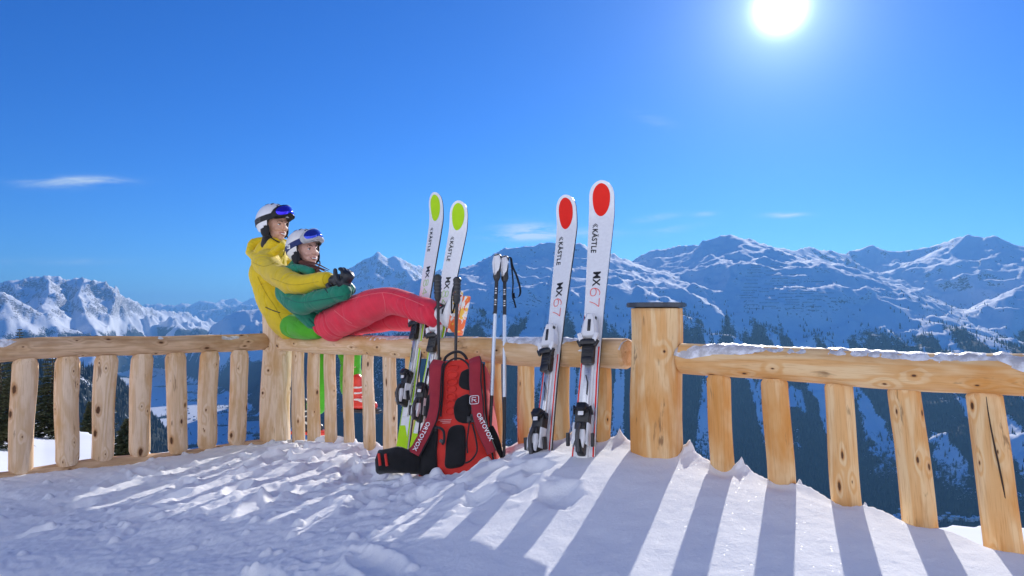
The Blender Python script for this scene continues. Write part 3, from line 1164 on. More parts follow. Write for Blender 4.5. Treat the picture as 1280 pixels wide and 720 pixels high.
# ------------------------------------------------------------------ peeled-log railing
def wood_material(name, a, b, knot=(0.10, 0.045, 0.02, 1), knots=1.0, horiz=False):
    n = NT(name)
    c = n.coord('Object')
    oi = n.n('ShaderNodeObjectInfo')
    off = n.n('ShaderNodeVectorMath', operation='SCALE')
    off.inputs[0].default_value = (7.3, 3.1, 9.7)
    n.t.links.new(oi.outputs['Random'], off.inputs['Scale'])
    add = n.n('ShaderNodeVectorMath', operation='ADD')
    n.t.links.new(c, add.inputs[0])
    n.t.links.new(off.outputs[0], add.inputs[1])
    p = add.outputs[0]
    # grain drawn out along the log (local z); knots pull it aside
    vo = n.n('ShaderNodeTexVoronoi')
    vo.inputs['Scale'].default_value = 1.0
    cs = n.n('ShaderNodeSeparateXYZ')
    n.t.links.new(c, cs.inputs[0])
    ps = n.n('ShaderNodeSeparateXYZ')
    n.t.links.new(p, ps.inputs[0])
    ang = n.math('MULTIPLY', n.math('ARCTAN2', cs.outputs[0], cs.outputs[1]), 0.058)
    cy = n.n('ShaderNodeCombineXYZ')
    n.t.links.new(n.math('MULTIPLY', n.math('ADD', ang, oi.outputs['Random']), 13.0), cy.inputs[0])
    n.t.links.new(n.math('MULTIPLY', ps.outputs[2], 7.0), cy.inputs[1])
    vo.voronoi_dimensions = '2D'
    n.t.links.new(cy.outputs[0], vo.inputs['Vector'])
    kd = vo.outputs['Distance']
    pull = n.ramp(kd, 0.0, 0.42, 1.0, 0.0)
    g0 = n.noise(n.scaled(p, (9, 9, 0.9)), 1.0, 3, 0.5)
    pick = n.math('GREATER_THAN', vo.outputs['Color'], 1 - 0.42 * knots)
    wv = n.math('ADD', n.math('MULTIPLY', g0, 9.0), n.math('MULTIPLY', n.math('MULTIPLY', pull, pick), 1.5))
    sp = n.n('ShaderNodeSeparateXYZ')
    n.t.links.new(n.scaled(p, (26, 26, 1.2)), sp.inputs[0])
    rings = n.math('SINE', n.math('ADD', n.math('MULTIPLY', wv, 5.0), n.math('ADD', sp.outputs[0], sp.outputs[1])))
    rings = n.ramp(rings, -0.6, 1.0)
    fine = n.noise(n.scaled(p, (240, 240, 8)), 1.0, 3, 0.6)
    blot = n.noise(n.scaled(p, (7, 7, 3)), 1.0, 4, 0.6)
    col = n.mix(n.math('MULTIPLY', rings, 0.58), a, b)
    col = n.mix(n.ramp(blot, 0.42, 0.70, 0.0, 0.8), col, (b[0] * 0.92, b[1] * 0.80, b[2] * 0.55, 1))
    col = n.mix(n.ramp(fine, 0.48, 0.75, 0.0, 0.5), col, (b[0] * 0.7, b[1] * 0.62, b[2] * 0.55, 1))
    # only some cells carry a knot
    pick = n.math('GREATER_THAN', vo.outputs['Color'], 1 - 0.42 * knots)
    kv = n.n('ShaderNodeTexWhiteNoise')
    n.t.links.new(vo.outputs['Color'], kv.inputs['Vector'])
    kd = n.math('MULTIPLY', kd, n.math('ADD', 0.42, n.math('MULTIPLY', kv.outputs['Value'], 2.4)))
    jit = n.noise(p, 60, 2, 0.5)
    kr = n.math('ADD', kd, n.math('MULTIPLY', n.math('SUBTRACT', jit, 0.5), 0.06))
    core = n.math('MULTIPLY', n.ramp(kr, 0.06, 0.11, 1.0, 0.0), pick)
    halo = n.math('MULTIPLY', n.ramp(kr, 0.07, 0.20, 0.6, 0.0), pick)
    col = n.mix(halo, col, (b[0] * 0.62, b[1] * 0.42, b[2] * 0.26, 1))
    col = n.mix(core, col, knot)
    # streaks of inner bark left by the drawknife
    bark = n.noise(n.scaled(p, (34, 34, 6.0)), 1.0, 4, 0.6, 0.4)
    col = n.mix(n.ramp(bark, 0.63, 0.74, 0.0, 0.75), col, (0.20, 0.09, 0.035, 1))
    # weather: greyer towards the upper side is left to each log's own patches
    n.t.links.new(col, n.b.inputs['Base Color'])
    n.b.inputs['Roughness'].default_value = 0.62
    n.b.inputs['Specular IOR Level'].default_value = 0.25
    h = n.math('ADD', n.math('MULTIPLY', rings, 0.5), n.math('ADD', n.math('MULTIPLY', fine, 0.6), n.math('MULTIPLY', core, -1.0)))
    n.t.links.new(n.bump(h, 0.45, 0.003), n.b.inputs['Normal'])
    return n.m


W_FRESH = wood_material('peeled_pine', (0.84, 0.59, 0.31, 1), (0.71, 0.34, 0.09, 1), knots=1.15)
W_PALE = wood_material('peeled_pine_pale', (0.80, 0.61, 0.42, 1), (0.62, 0.40, 0.21, 1), knots=1.0)
W_RAIL = wood_material('rail_pine', (0.80, 0.58, 0.36, 1), (0.62, 0.38, 0.17, 1), knots=0.9)
W_GREY = wood_material('rail_pine_weathered', (0.68, 0.47, 0.29, 1), (0.44, 0.27, 0.14, 1), knots=1.0)
CRACK = plain('open_crack', (0.05, 0.03, 0.02), 0.9)


def rail_snow_material():
    n = NT('rail_snow')
    p = n.pos()
    c = n.mix(n.ramp(n.noise(p, 28, 4, 0.65), 0.36, 0.62), (0.84, 0.85, 0.88, 1), (0.50, 0.49, 0.50, 1))
    n.t.links.new(c, n.b.inputs['Base Color'])
    n.b.inputs['Roughness'].default_value = 0.4
    n.b.inputs['Subsurface Weight'].default_value = 0.15
    n.b.inputs['Subsurface Radius'].default_value = (0.01, 0.012, 0.015)
    n.t.links.new(n.bump(n.noise(p, 160, 3, 0.6), 0.6, 0.004), n.b.inputs['Normal'])
    return n.m


RSNOW = rail_snow_material()


def log(name, p0, p1, r0, r1, mat, parent, seed, flat=1.0, n=30, rings=None, face_dir=None, chamfer=0.02, wob=0.05, ovals=0.0, sharp_face=0.0):
    """a hewn log from p0 to p1 in the world; local z runs along it. face_dir: direction the flattened faces look at"""
    p0, p1 = Vector(p0), Vector(p1)
    L = (p1 - p0).length
    zx = (p1 - p0).normalized()
    fd = Vector(face_dir) if face_dir is not None else Vector((0, -1, 0))
    yx = (fd - zx * fd.dot(zx)).normalized()
    xx = yx.cross(zx).normalized()
    M = Matrix((xx, yx, zx)).transposed().to_4x4()
    M.translation = p0
    rings = rings or max(10, int(L / 0.03))
    zs = np.concatenate([[0], np.linspace(chamfer, L - chamfer, rings), [L]])
    bm = bmesh.new()
    rows = []
    cx = 0.012 * perlin(zs * 2.2, zs * 0 + seed * 3.1, seed)
    cy = 0.012 * perlin(zs * 2.2, zs * 0 + seed * 3.1 + 50, seed)
    for i, z in enumerate(zs):
        r = r0 + (r1 - r0) * z / L
        if i == 0 or i == len(zs) - 1:
            r *= 0.80
        a = np.arange(n) * 2 * np.pi / n
        # drawknife facets: radius limited by a few planes
        rad = np.ones(n)
        for f in range(11):
            fa = f * 2 * np.pi / 11 + 0.5 * math.sin(seed * 7.1 + f * 2.3)
            off = 0.95 + 0.035 * perlin(np.array([z * 2.5 + f * 9.1]), np.array([seed * 1.7]), seed + f)[0]
            c = np.cos(a - fa)
            rad = np.minimum(rad, np.where(c > 0.2, off / np.maximum(c, 0.2), 2))
        rad = rad * (1 + wob * perlin(np.cos(a) * 1.3 + seed, z * 3.5 + np.sin(a) * 1.3, seed + 5))
        X = np.cos(a) * rad * r
        Y = np.sin(a) * rad * r * flat
        if sharp_face:
            lim = r * flat * sharp_face
            Y = np.clip(Y, -lim, lim)
        rows.append([bm.verts.new((X[k] + cx[i], Y[k] + cy[i], z)) for k in range(n)])
    for i in range(len(rows) - 1):
        for k in range(n):
            bm.faces.new((rows[i][k], rows[i][(k + 1) % n], rows[i + 1][(k + 1) % n], rows[i + 1][k]))
    bm.faces.new(list(reversed(rows[0])))
    bm.faces.new(rows[-1])
    return bm_part(name, bm, mat, parent, M=WM[parent.name].inverted() @ M, auto=0.5)


def rail_height(L, k, py_mid):
    """world point on a rail's axis: at baluster number k, where its middle is seen at pixel row py_mid"""
    x, y = L(k)
    px = None
    u = x / y
    # row -> z : solve along the line of sight for this column
    r = ray(640 + u * F * 1.0, py_mid)
    # refine the column once (pitch shifts it a little)
    for _ in range(4):
        px = 640 + (x / y) * F * (r.y)
        r = ray(px, py_mid)
    return Vector((x, y, CAMZ + r.z * (y / r.y)))


def rail_with_snow(name, pts, rad, mat, parent, seed, snow, face, n=28):
    """a long log through two points with a strip of snow and ice along its top"""
    p0, p1 = pts
    o = log(name, p0, p1, rad[0], rad[1], mat, parent, seed, n=n, rings=90, face_dir=face, chamfer=0.012, wob=0.045)
    if snow <= 0:
        return o
    Mi = WM[o.name].inverted()
    d = (p1 - p0)
    L = d.length
    d.normalize()
    up = (Vector((0, 0, 1)) - d * d.z).normalized()
    sd = d.cross(up).normalized()
    m = int(L / 0.009)
    bm = bmesh.new()
    prev = None
    nseg = 12
    for i in range(m + 1):
        t = i / m
        s = L * t
        r = rad[0] + (rad[1] - rad[0]) * t
        c = p0 + d * s
        e = min(1.0, 14 * t, 14 * (1 - t))
        cover = float(fbm(np.array([s * 3.0]), np.array([seed * 2.7]), 4, seed + 3)[0])
        lump = float(np.abs(perlin(np.array([s * 22.0]), np.array([seed * 1.1]), seed + 9))[0])
        lump2 = float(perlin(np.array([s * 60.0]), np.array([seed * 1.9]), seed + 10)[0])
        th = snow * e * (0.75 + 0.8 * cover + 0.6 * lump + 0.25 * lump2)
        wlo = -1.12 - 0.32 * float(perlin(np.array([s * 9.0]), np.array([5.5 + seed]), seed + 12)[0])
        whi = 1.12 + 0.32 * float(perlin(np.array([s * 9.0]), np.array([8.5 + seed]), seed + 13)[0])
        row = []
        for k in range(nseg + 1):
            a = wlo + (whi - wlo) * k / nseg
            edge = 1 - abs(2 * k / nseg - 1) ** 2.2
            bump = 0.35 * float(perlin(np.array([s * 45.0]), np.array([k * 0.8 + seed]), seed + 14)[0])
            rr = r * 0.955 + th * (edge * (1 + bump)) - 0.004
            if th < 0.002:
                rr = r * 0.90
            row.append(bm.verts.new(Mi @ (c + (sd * math.sin(a) + up * math.cos(a)) * rr)))
        if prev:
            for k in range(nseg):
                bm.faces.new((prev[k], prev[k + 1], row[k + 1], row[k]))
        prev = row
    bm_part('snow_cap', bm, RSNOW, o, auto=1.4)
    return o


NRM = Vector((-0.7105, -0.7037, 0))          # out of the middle run towards the camera
NR_ = Vector((-0.6230, -0.7822, 0))          # right run
NL_ = Vector((0.6668, -0.7453, 0))           # left run

# --- middle run: from the corner post to the big post
mid = thing('log_railing', 'middle run of pale peeled-log railing under the seated couple and the leaning skis', 'railing', (LM(5)[0], LM(5)[1], 0.0))
cp = CORNER
log('corner_post', (cp[0], cp[1], -0.3), (cp[0], cp[1], P(343, 391, cp[1]).z), 0.112, 0.104, W_PALE, mid, 3, face_dir=(-0.1, -1, 0), chamfer=0.012)
MR0 = rail_height(LM, -1.05, 429)
MR1 = rail_height(LM, 12.62, 443.5)
rail_with_snow('rail', (MR0, MR1), (0.062, 0.0655), W_RAIL, mid, 11, 0.009, NRM)
M_W = {0: .056, 1: .054, 2: .049, 3: .046, 4: .050, 5: .050, 6: .05, 7: .048, 8: .05, 9: .05, 10: .050, 11: .046, 12: .046}
MAXIS = lambda k: MR0.lerp(MR1, (k + 1.05) / 13.67)
for k in range(13):
    x, y = LM(k)
    zt = MAXIS(k).z - 0.045
    w = M_W[k]
    rr = random.Random(k)
    log('baluster', (x + rr.uniform(-.006, .006) + 0.006, y - 0.012, -0.05), (x, y, zt), w * 1.08, w * 0.98, W_PALE if k < 6 else W_FRESH, mid, 20 + k,
        flat=0.62, face_dir=NRM + Vector((rr.uniform(-.25, .25), 0, 0)), chamfer=0.014, sharp_face=0.92)
b0 = P(335, 556, 5.08)
log('bottom_beam', (LM(-0.9)[0], LM(-0.9)[1] + .02, 0.03), (LM(3)[0], LM(3)[1] + .05, 0.03), 0.05, 0.05, W_GREY, mid, 41, face_dir=NRM)

# --- right run: big post and the rail that comes towards the camera
right = thing('log_railing', 'right run of peeled-log railing with thick capped post and icy rail, deep in snow', 'railing', (BIG[0], BIG[1], 0.0))
bx, by = BIG
zt = P(820, 384, by - .08).z
bp = log('post', (bx - 0.0, by, -0.3), (bx - 0.001, by, zt), 0.1065, 0.1055, W_FRESH, right, 5, n=44, face_dir=(-0.1, -1, 0), chamfer=0.004, wob=0.012)
bm = bmesh.new()
bmesh.ops.create_cone(bm, cap_ends=True, segments=40, radius1=0.116, radius2=0.116, depth=0.018)
bmesh.ops.bevel(bm, geom=[e for e in bm.edges if abs(e.verts[0].co.z - e.verts[1].co.z) < 1e-6], offset=0.003, segments=2, affect='EDGES')
bm.transform(Matrix.Translation((bx, by, zt + 0.0095)))
bm.transform(WM[bp.name].inverted())
bm_part('post_cap', bm, plain('dark_metal_cap', (0.045, 0.055, 0.07), 0.42, 0.3, 30, 0.2), bp)
RR0 = rail_height(LR, -0.78, 449.5)
RR1 = rail_height(LR, 4.55, 472)
RR2 = RR0 + (RR1 - RR0) * 1.30
rail_with_snow('rail', (RR0, RR2), (0.0605, 0.066), W_FRESH, right, 13, 0.0105, NR_)
RAXIS = lambda k: RR0 + (RR1 - RR0) * ((k + 0.78) / 5.33)
for k in range(6):
    x, y = LR(k)
    w = [.046, .047, .046, .050, .050, .05][k]
    rr = random.Random(40 + k)
    lean = 0.022 + 0.006 * k
    log('baluster', (x + lean * 1.5, y, -0.08), (x - 0.002, y, RAXIS(k).z - 0.048), w * 1.07, w * 0.98, W_FRESH, right, 60 + k,
        flat=0.66, face_dir=NR_ + Vector((rr.uniform(-.2, .3), 0, 0)), chamfer=0.016, sharp_face=0.93)
# drying cracks in the nearest baluster, and in the big rail
x, y = LR(4)
for (s, off, w) in ((0.0, 0.012, 0.0022),):
    bm = bmesh.new()
    pts = []
    f = Vector((-.16, -.98, 0)).normalized()
    for i in range(24):
        t = i / 23
        z = 0.30 + t * (RAXIS(4).z - 0.06 - 0.30)
        c = Vector((x + (0.046) * 1.5 * (1 - (z + .08) / 0.86), y, z)) + f * 0.0335 + Vector((0.003 + 0.008 * math.sin(t * 5) - 0.012 * (t - .5), 0, 0))
        pts.append(c)
    tube(bm, pts, [0.0025 * math.sin(math.pi * min(.98, max(.04, (i + .5) / 24))) ** .4 for i in range(24)], 6)
    bm_part('drying_crack', bm, CRACK, right, world=True)

# --- left run
left = thing('log_railing', 'left run of greyish peeled-log railing with wide balusters standing on a bottom beam', 'railing', (LL(3)[0], LL(3)[1], 0.0))
LR0 = rail_height(LL, -1.4, 439.5)
LR1 = rail_height(LL, 6.95, 427.5)
rail_with_snow('rail', (LR0, LR1), (0.066, 0.060), W_GREY, left, 15, 0.006, NL_)
LAXIS = lambda k: LR0.lerp(LR1, (k + 1.4) / 8.35)
for k in range(-1, 7):
    x, y = LL(k)
    rr = random.Random(80 + k)
    w = 0.068
    zb = P(640 + x / y * F, [0, 588, 578, 574, 566, 563, 557, 552][k + 1] if k >= 0 else 600, y).z
    log('baluster', (x + (0.014 if k in (1, 4) else -0.012) + 0.008, y, zb - 0.02), (x, y, LAXIS(k).z - 0.05), w * 0.93, w * 0.98, W_PALE, left, 100 + k,
        flat=0.85, face_dir=NL_ + Vector((rr.uniform(-.3, .3), 0, 0)), chamfer=0.035, sharp_face=0.95)
a = P(0, 600, 3.92)
b = P(332, 556, 4.98)
log('bottom_beam', (LL(-1.4)[0], LL(-1.4)[1], P(0, 604, 3.9).z), (LL(7)[0], LL(7)[1], P(330, 560, 4.97).z), 0.058, 0.055, W_GREY, left, 131, face_dir=NL_, chamfer=.01)

# ------------------------------------------------------------------ skis, poles, rucksack
def frame_M(o, x, y, z):
    M = Matrix((x, y, z)).transposed().to_4x4()
    M.translation = o
    return M


def stand_frame(S, T, L, nrm):
    """frame whose origin is the tail end; y up the axis through S and T, z out towards nrm"""
    y = (T - S).normalized()
    n = Vector(nrm)
    z = (n - y * n.dot(y)).normalized()
    x = y.cross(z).normalized()
    return frame_M(T - y * L, x, y, z)


def poly_prism(bm, pts, z0, z1, bevel=0.0, mi=0, zf=None):
    """outline (x,y) raised from z0 to z1; zf(x,y) adds the lie of the surface under it"""
    zf = zf or (lambda x, y: 0.0)
    lo = [bm.verts.new((x, y, z0 + zf(x, y))) for x, y in pts]
    n = len(pts)
    cx, cy = sum(p[0] for p in pts) / n, sum(p[1] for p in pts) / n
    hi = [bm.verts.new((x, y, z1 - bevel + zf(x, y))) for x, y in pts]
    fs = []
    for k in range(n):
        fs.append(bm.faces.new((lo[k], lo[(k + 1) % n], hi[(k + 1) % n], hi[k])))
    if bevel > 0:
        top = []
        for k in range(n):
            a, b, c = Vector(pts[k - 1]), Vector(pts[k]), Vector(pts[(k + 1) % n])
            t = (c - a).normalized()
            nn = Vector((-t.y, t.x))
            q = b + nn * bevel
            q2 = b - nn * bevel
            m = q if (q - Vector((cx, cy))).length < (q2 - Vector((cx, cy))).length else q2
            top.append(bm.verts.new((m.x, m.y, z1 + zf(m.x, m.y))))
        for k in range(n):
            fs.append(bm.faces.new((hi[k], hi[(k + 1) % n], top[(k + 1) % n], top[k])))
    else:
        top = hi
    f = bm.faces.new(top)
    fs.append(f)
    fs.append(bm.faces.new(list(reversed(lo))))
    for f in fs:
        f.material_index = mi
    return fs


def text_mesh(name, txt, size, mat, parent, M, depth=0.0004, shear=0.0, spacing=1.0, bold=0.0):
    cu = bpy.data.curves.new(name, 'FONT')
    cu.body = txt
    cu.size = size
    cu.extrude = depth
    cu.shear = shear
    cu.space_character = spacing
    cu.offset = bold
    cu.align_x = 'LEFT'
    cu.align_y = 'CENTER'
    cu.resolution_u = 3
    t = bpy.data.objects.new('tmp', cu)
    me = bpy.data.meshes.new_from_object(t)
    bpy.data.objects.remove(t)
    bpy.data.curves.remove(cu)
    me.name = name
    me.materials.clear()
    me.materials.append(mat)
    o = bpy.data.objects.new(name, me)
    COL.objects.link(o)
    o.parent = parent
    o.matrix_basis = M
    return o


SKI_WHITE = plain('ski_white', (0.80, 0.81, 0.82), 0.25, 0.15, 70, 0.035, coat=0.3)
SKI_EDGE = plain('ski_edge', (0.02, 0.02, 0.022), 0.35, 0, 80, 0.1)
P_BLACK = plain('black_plastic', (0.018, 0.018, 0.02), 0.35, 0.2, 120, 0.25)
P_GREYD = plain('dark_grey_plastic', (0.06, 0.06, 0.065), 0.4, 0.2, 120, 0.2)
P_WHITE = plain('white_plastic', (0.78, 0.78, 0.78), 0.3, 0.1, 90, 0.03, coat=0.2)
STEEL = plain('brushed_steel', (0.62, 0.63, 0.65), 0.28, 0.2, 200, 0.1, metal=0.9)
INK = plain('black_ink', (0.012, 0.012, 0.013), 0.4)
LIME = plain('lime_print', (0.44, 0.74, 0.008), 0.5, 0, 30, 0.03, spec=0.2)
REDP = plain('red_print', (0.86, 0.020, 0.010), 0.5, 0, 30, 0.03, spec=0.2)
REDT = plain('thin_red_print', (0.85, 0.12, 0.10), 0.3)
GREENT = plain('thin_green_print', (0.38, 0.68, 0.15), 0.3)


def ski_z(y, L):
    """lie of the top sheet: slight camber, shovel curving forward"""
    z = 0.006 * math.sin(math.pi * min(1, max(0, y / (L * 0.9))))
    t = y - (L - 0.20)
    if t > 0:
        z += 1.15 * t * t
    return z


def digit_path(d):
    if d == '6':
        return [[(0.85, 0.98), (0.5, 1.0), (0.15, 0.72), (0.05, 0.35), (0.2, 0.06), (0.5, 0.0), (0.82, 0.08), (0.92, 0.32), (0.8, 0.55), (0.5, 0.62), (0.2, 0.55), (0.07, 0.4)]]
    if d == '7':
        return [[(0.02, 1.0), (0.95, 1.0)], [(0.95, 1.0), (0.6, 0.55), (0.35, 0.0)]]
    if d == '8':
        return [[(0.5, 0.53), (0.18, 0.62), (0.1, 0.8), (0.25, 0.97), (0.5, 1.0), (0.75, 0.97), (0.9, 0.8), (0.82, 0.62), (0.5, 0.53), (0.15, 0.42), (0.04, 0.22),
                 (0.2, 0.03), (0.5, 0.0), (0.8, 0.03), (0.96, 0.22), (0.85, 0.42), (0.5, 0.53)]]
    return [[(0.75, 0.0), (0.75, 1.0)], [(0.75, 1.0), (0.05, 0.3)], [(0.05, 0.3), (1.0, 0.3)]]


def make_ski(label, S, T, L, nrm, tipw, waist, colour, model, group, toe_d=0.695, lean_bind=0):
    M = stand_frame(S, T, L, nrm)
    ski = thing('ski', label, 'ski', M=M, group=group)
    print2 = LIME if colour == 'green' else REDP
    thin = GREENT if colour == 'green' else REDT
    # outline
    ys, ws = [], []
    N = 90
    for i in range(N + 1):
        t = i / N
        y = L * t
        s = np.interp(t, [0, .08, .25, .45, .62, .8, .90, 1.0], [.86, .90, .76, .62, .68, .88, 1.0, 1.0])
        w = tipw / 2 * s * 1.0
        wst = waist / 2
        w = wst + (w - tipw / 2 * 0.62) * (tipw / 2 - wst) / (tipw / 2 * 0.38)
        d = L - y
        if d < tipw * 0.62:
            q = 1 - d / (tipw * 0.62)
            w *= math.sqrt(max(0.0, 1 - q ** 2.3)) if q < 1 else 0
        if y < 0.03:
            w *= math.sqrt(max(0.0, 1 - (1 - y / 0.03) ** 2.2)) * 0.9 + 0.1
        ys.append(y)
        ws.append(max(w, 0.0015))
    # finer steps at the tip
    ext = [L - tipw * 0.62 * q for q in (0.5, 0.36, 0.25, 0.16, 0.09, 0.04, 0.012)]
    for y in ext:
        d = L - y
        q = 1 - d / (tipw * 0.62)
        ys.append(y)
        ws.append(max(tipw / 2 * math.sqrt(max(0, 1 - q ** 2.3)), 0.0015))
    order = sorted(range(len(ys)), key=lambda i: ys[i])
    ys = [ys[i] for i in order]
    ws = [ws[i] for i in order]
    W = lambda y: float(np.interp(y, ys, ws))
    bm = bmesh.new()
    th = 0.013
    rows = []
    for y, w in zip(ys, ws):
        z = ski_z(y, L)
        thk = th * (0.45 + 0.55 * min(1, max(0, (L - y) / 0.3)))
        prof = [(-w, z - thk), (-w, z - thk * .3), (-w + min(.0015, w * .5), z), (-w * .5, z + .0008), (0, z + .001), (w * .5, z + .0008), (w - min(.0015, w * .5), z), (w, z - thk * .3), (w, z - thk)]
        rows.append([bm.verts.new((px_, y, pz)) for px_, pz in prof])
    for a, b in zip(rows[:-1], rows[1:]):
        n = len(a)
        for k in range(n):
            f = bm.faces.new((a[k], b[k], b[(k + 1) % n], a[(k + 1) % n]))
            f.material_index = 1 if k in (0, 7, 8) else 0
            if k == 1 or k == 6:
                f.material_index = 0
    bm.faces.new(rows[0])
    bm.faces.new(list(reversed(rows[-1])))
    body = bm_part('ski_body', bm, [SKI_WHITE, SKI_EDGE], ski, M=Matrix.Identity(4), auto=0.6)
    zf = lambda x, y: ski_z(y, L) + 0.0012

    def decal(name, pts, mat, h=0.0006):
        b = bmesh.new()
        # strip mesh following the curve
        poly_prism(b, pts, -0.0012, h, 0, 0, zf)
        return bm_part(name, b, mat, body, smooth=False)

    def strip_decal(name, y0, y1, xl, xr, mat, n=18):
        b = bmesh.new()
        prev = None
        for i in range(n + 1):
            y = y0 + (y1 - y0) * i / n
            a_, b_ = xl(y), xr(y)
            lo, hi = b.verts.new((a_, y, zf(0, y) + 0.0006)), b.verts.new((b_, y, zf(0, y) + 0.0006))
            if prev:
                b.faces.new((prev[0], prev[1], hi, lo))
            prev = (lo, hi)
        return bm_part(name, b, mat, body, smooth=False)
    # tip emblem: rounded above, narrower below
    e0, e1 = L - 0.165, L - 0.014
    eh = lambda y: tipw * 0.345 * max(0.02, 1 - abs((y - (e0 + (e1 - e0) * 0.60)) / ((e1 - e0) * (0.60 if y < e0 + (e1 - e0) * 0.60 else 0.40))) ** 2.1) ** 0.5
    strip_decal('tip_emblem', e0, e1, lambda y: -eh(y), lambda y: eh(y), print2, 34)
    # lettering, read from the tip downwards
    R90 = Matrix(((0, 1, 0, 0), (-1, 0, 0, 0), (0, 0, 1, 0), (0, 0, 0, 1)))

    def put(name, txt, y, x, size, mat, **kw):
        Mx = Matrix.Translation((x, y, ski_z(y - size, L) + 0.0022)) @ R90
        text_mesh(name, txt, size, mat, body, Mx, **kw)
    put('maker_lettering', 'KÄSTLE', L - 0.226, -tipw * .20, 0.034, INK, shear=0.12, bold=0.0007, spacing=1.10)
    # the small wing mark before the name
    y0 = L - 0.214
    for q in (0, 1):
        c0, y1 = -tipw * .20, y0 - .004 - q * .0 + q * .008
        decal('maker_mark', [(c0 - .012, y1 - .004), (c0, y1 + .006), (c0 + .012, y1 - .004), (c0 + .012, y1 - .0005), (c0, y1 + .010), (c0 - .012, y1 - .0005)][::1], INK)
    put('model_lettering', 'MX', L - 0.445, 0.0, 0.047, INK, shear=0.0, bold=0.0009)
    b = bmesh.new()
    for q, dgt in enumerate(model):
        yb = L - 0.524 - q * 0.050
        for path in digit_path(dgt):
            pts = [((v - 0.5) * 0.042 + 0.0, yb - u * 0.042, ski_z(yb, L) + 0.0024) for u, v in path]
            pts = spline(pts, 4) if len(pts) > 2 else pts
            tube(b, pts, 0.0017, 5, flat=0.5)
    bm_part('model_number', b, thin, body)
    # coloured wedge above the toe piece, coloured sidecuts below
    t0 = L - toe_d
    if colour == 'red':
        strip_decal('red_wedge', t0 - 0.06, t0 + 0.045, lambda y: -W(y) + .002, lambda y: -W(y) + .002 + 0.035 * max(0.02, (t0 + 0.045 - y) / 0.105), REDP)
        strip_decal('red_stripe', 0.10, t0 - 0.10, lambda y: W(y) - .009, lambda y: W(y) - .003, REDP)
        strip_decal('red_stripe', 0.10, t0 - 0.10, lambda y: -W(y) + .003, lambda y: -W(y) + .008, REDP)
    else:
        strip_decal('lime_wedge', t0 - 0.06, t0 + 0.06, lambda y: -W(y) + .002, lambda y: -W(y) + .002 + 0.034 * max(0.02, (t0 + 0.06 - y) / 0.12), LIME)
        strip_decal('lime_stripe', 0.28, t0 - 0.02, lambda y: W(y) - .016, lambda y: W(y) - .003, LIME)
        strip_decal('lime_stripe', 0.28, t0 - 0.06, lambda y: -W(y) + .003, lambda y: -W(y) + .009, LIME)
        strip_decal('lime_tail_block', 0.30, 0.46, lambda y: -W(y) + .003, lambda y: W(y) - .017 - .05 * max(0, (y - 0.40) / .06) * 0.6, LIME)
        put('maker_lettering', 'KÄSTLE', 0.70, 0.012, 0.036, INK, bold=0.0006)
    # ---------------- binding
    zt = ski_z(t0, L)
    # base plate
    b = bmesh.new()
    box(b, (0, t0 - 0.30, zt + 0.006), (0.046, 0.60, 0.012), bevel=0.004)
    box(b, (0, t0 - 0.06, zt + 0.013), (0.060, 0.12, 0.010), bevel=0.004)
    plate = bm_part('binding_plate', b, P_WHITE, ski)
    # toe piece: white wedge housing with two wings
    b = bmesh.new()
    poly_prism(b, [(-.016, t0 + .035), (.016, t0 + .035), (.030, t0 - .012), (.036, t0 - .062), (.020, t0 - .075), (-.020, t0 - .075), (-.036, t0 - .062), (-.030, t0 - .012)], zt + 0.010, zt + 0.050, 0.010)
    box(b, (-.032, t0 - .075, zt + .046), (.020, .040, .016), Matrix.Rotation(0.35, 4, 'Z'), 0.005)
    box(b, (.032, t0 - .075, zt + .046), (.020, .040, .016), Matrix.Rotation(-0.35, 4, 'Z'), 0.005)
    toe = bm_part('toe_piece', b, P_WHITE, ski)
    b = bmesh.new()
    box(b, (0.002, t0 - .022, zt + 0.050), (.013, .052, .006), bevel=.002)
    box(b, (-.020, t0 + .004, zt + 0.034), (.006, .034, .014), Matrix.Rotation(0.3, 4, 'Z'), .002)
    box(b, (.020, t0 + .004, zt + 0.034), (.006, .034, .014), Matrix.Rotation(-0.3, 4, 'Z'), .002)
    bm_part('toe_dial', b, P_BLACK, toe)
    b = bmesh.new()
    box(b, (0, t0 - .094, zt + .040), (.070, .026, .030), bevel=.008)
    box(b, (0, t0 - .140, zt + .026), (.056, .085, .026), bevel=.008)
    box(b, (0, t0 - .170, zt + .030), (.048, .030, .030), bevel=.006)
    for k in range(3):
        box(b, (0, t0 - .120 - k * .016, zt + .040), (.036, .006, .006), bevel=.002)
    box(b, (-.037, t0 - .100, zt + .044), (.012, .030, .012), Matrix.Rotation(0.5, 4, 'Z'), .003)
    box(b, (.037, t0 - .100, zt + .044), (.012, .030, .012), Matrix.Rotation(-0.5, 4, 'Z'), .003)
    bm_part('toe_pad', b, P_BLACK, toe)
    # track with steel strip
    b = bmesh.new()
    box(b, (0, t0 - .285, zt + .016), (.028, .20, .010), bevel=.003)
    box(b, (0, t0 - .285, zt + .0225), (.010, .17, .003), bevel=.001)
    bm_part('heel_track', b, STEEL, ski)
    b = bmesh.new()
    tube(b, [(-.004, t0 - .23, zt + .027), (.006, t0 - .26, zt + .028), (.006, t0 - .31, zt + .028)], .0022, 6)
    bm_part('track_wire', b, P_BLACK, ski)
    # heel piece
    hb = t0 - 0.40
    b = bmesh.new()
    box(b, (0, hb, zt + .030), (.060, .075, .038), bevel=.009)
    box(b, (0, hb + .030, zt + .055), (.050, .040, .030), Matrix.Rotation(-0.35, 4, 'X'), .008, taper=(.8, .8))
    box(b, (0, hb - .055, zt + .042), (.050, .070, .052), bevel=.010, taper=(.8, .7))
    box(b, (0, hb - .115, zt + .032), (.038, .080, .044), bevel=.010, taper=(.75, .6))
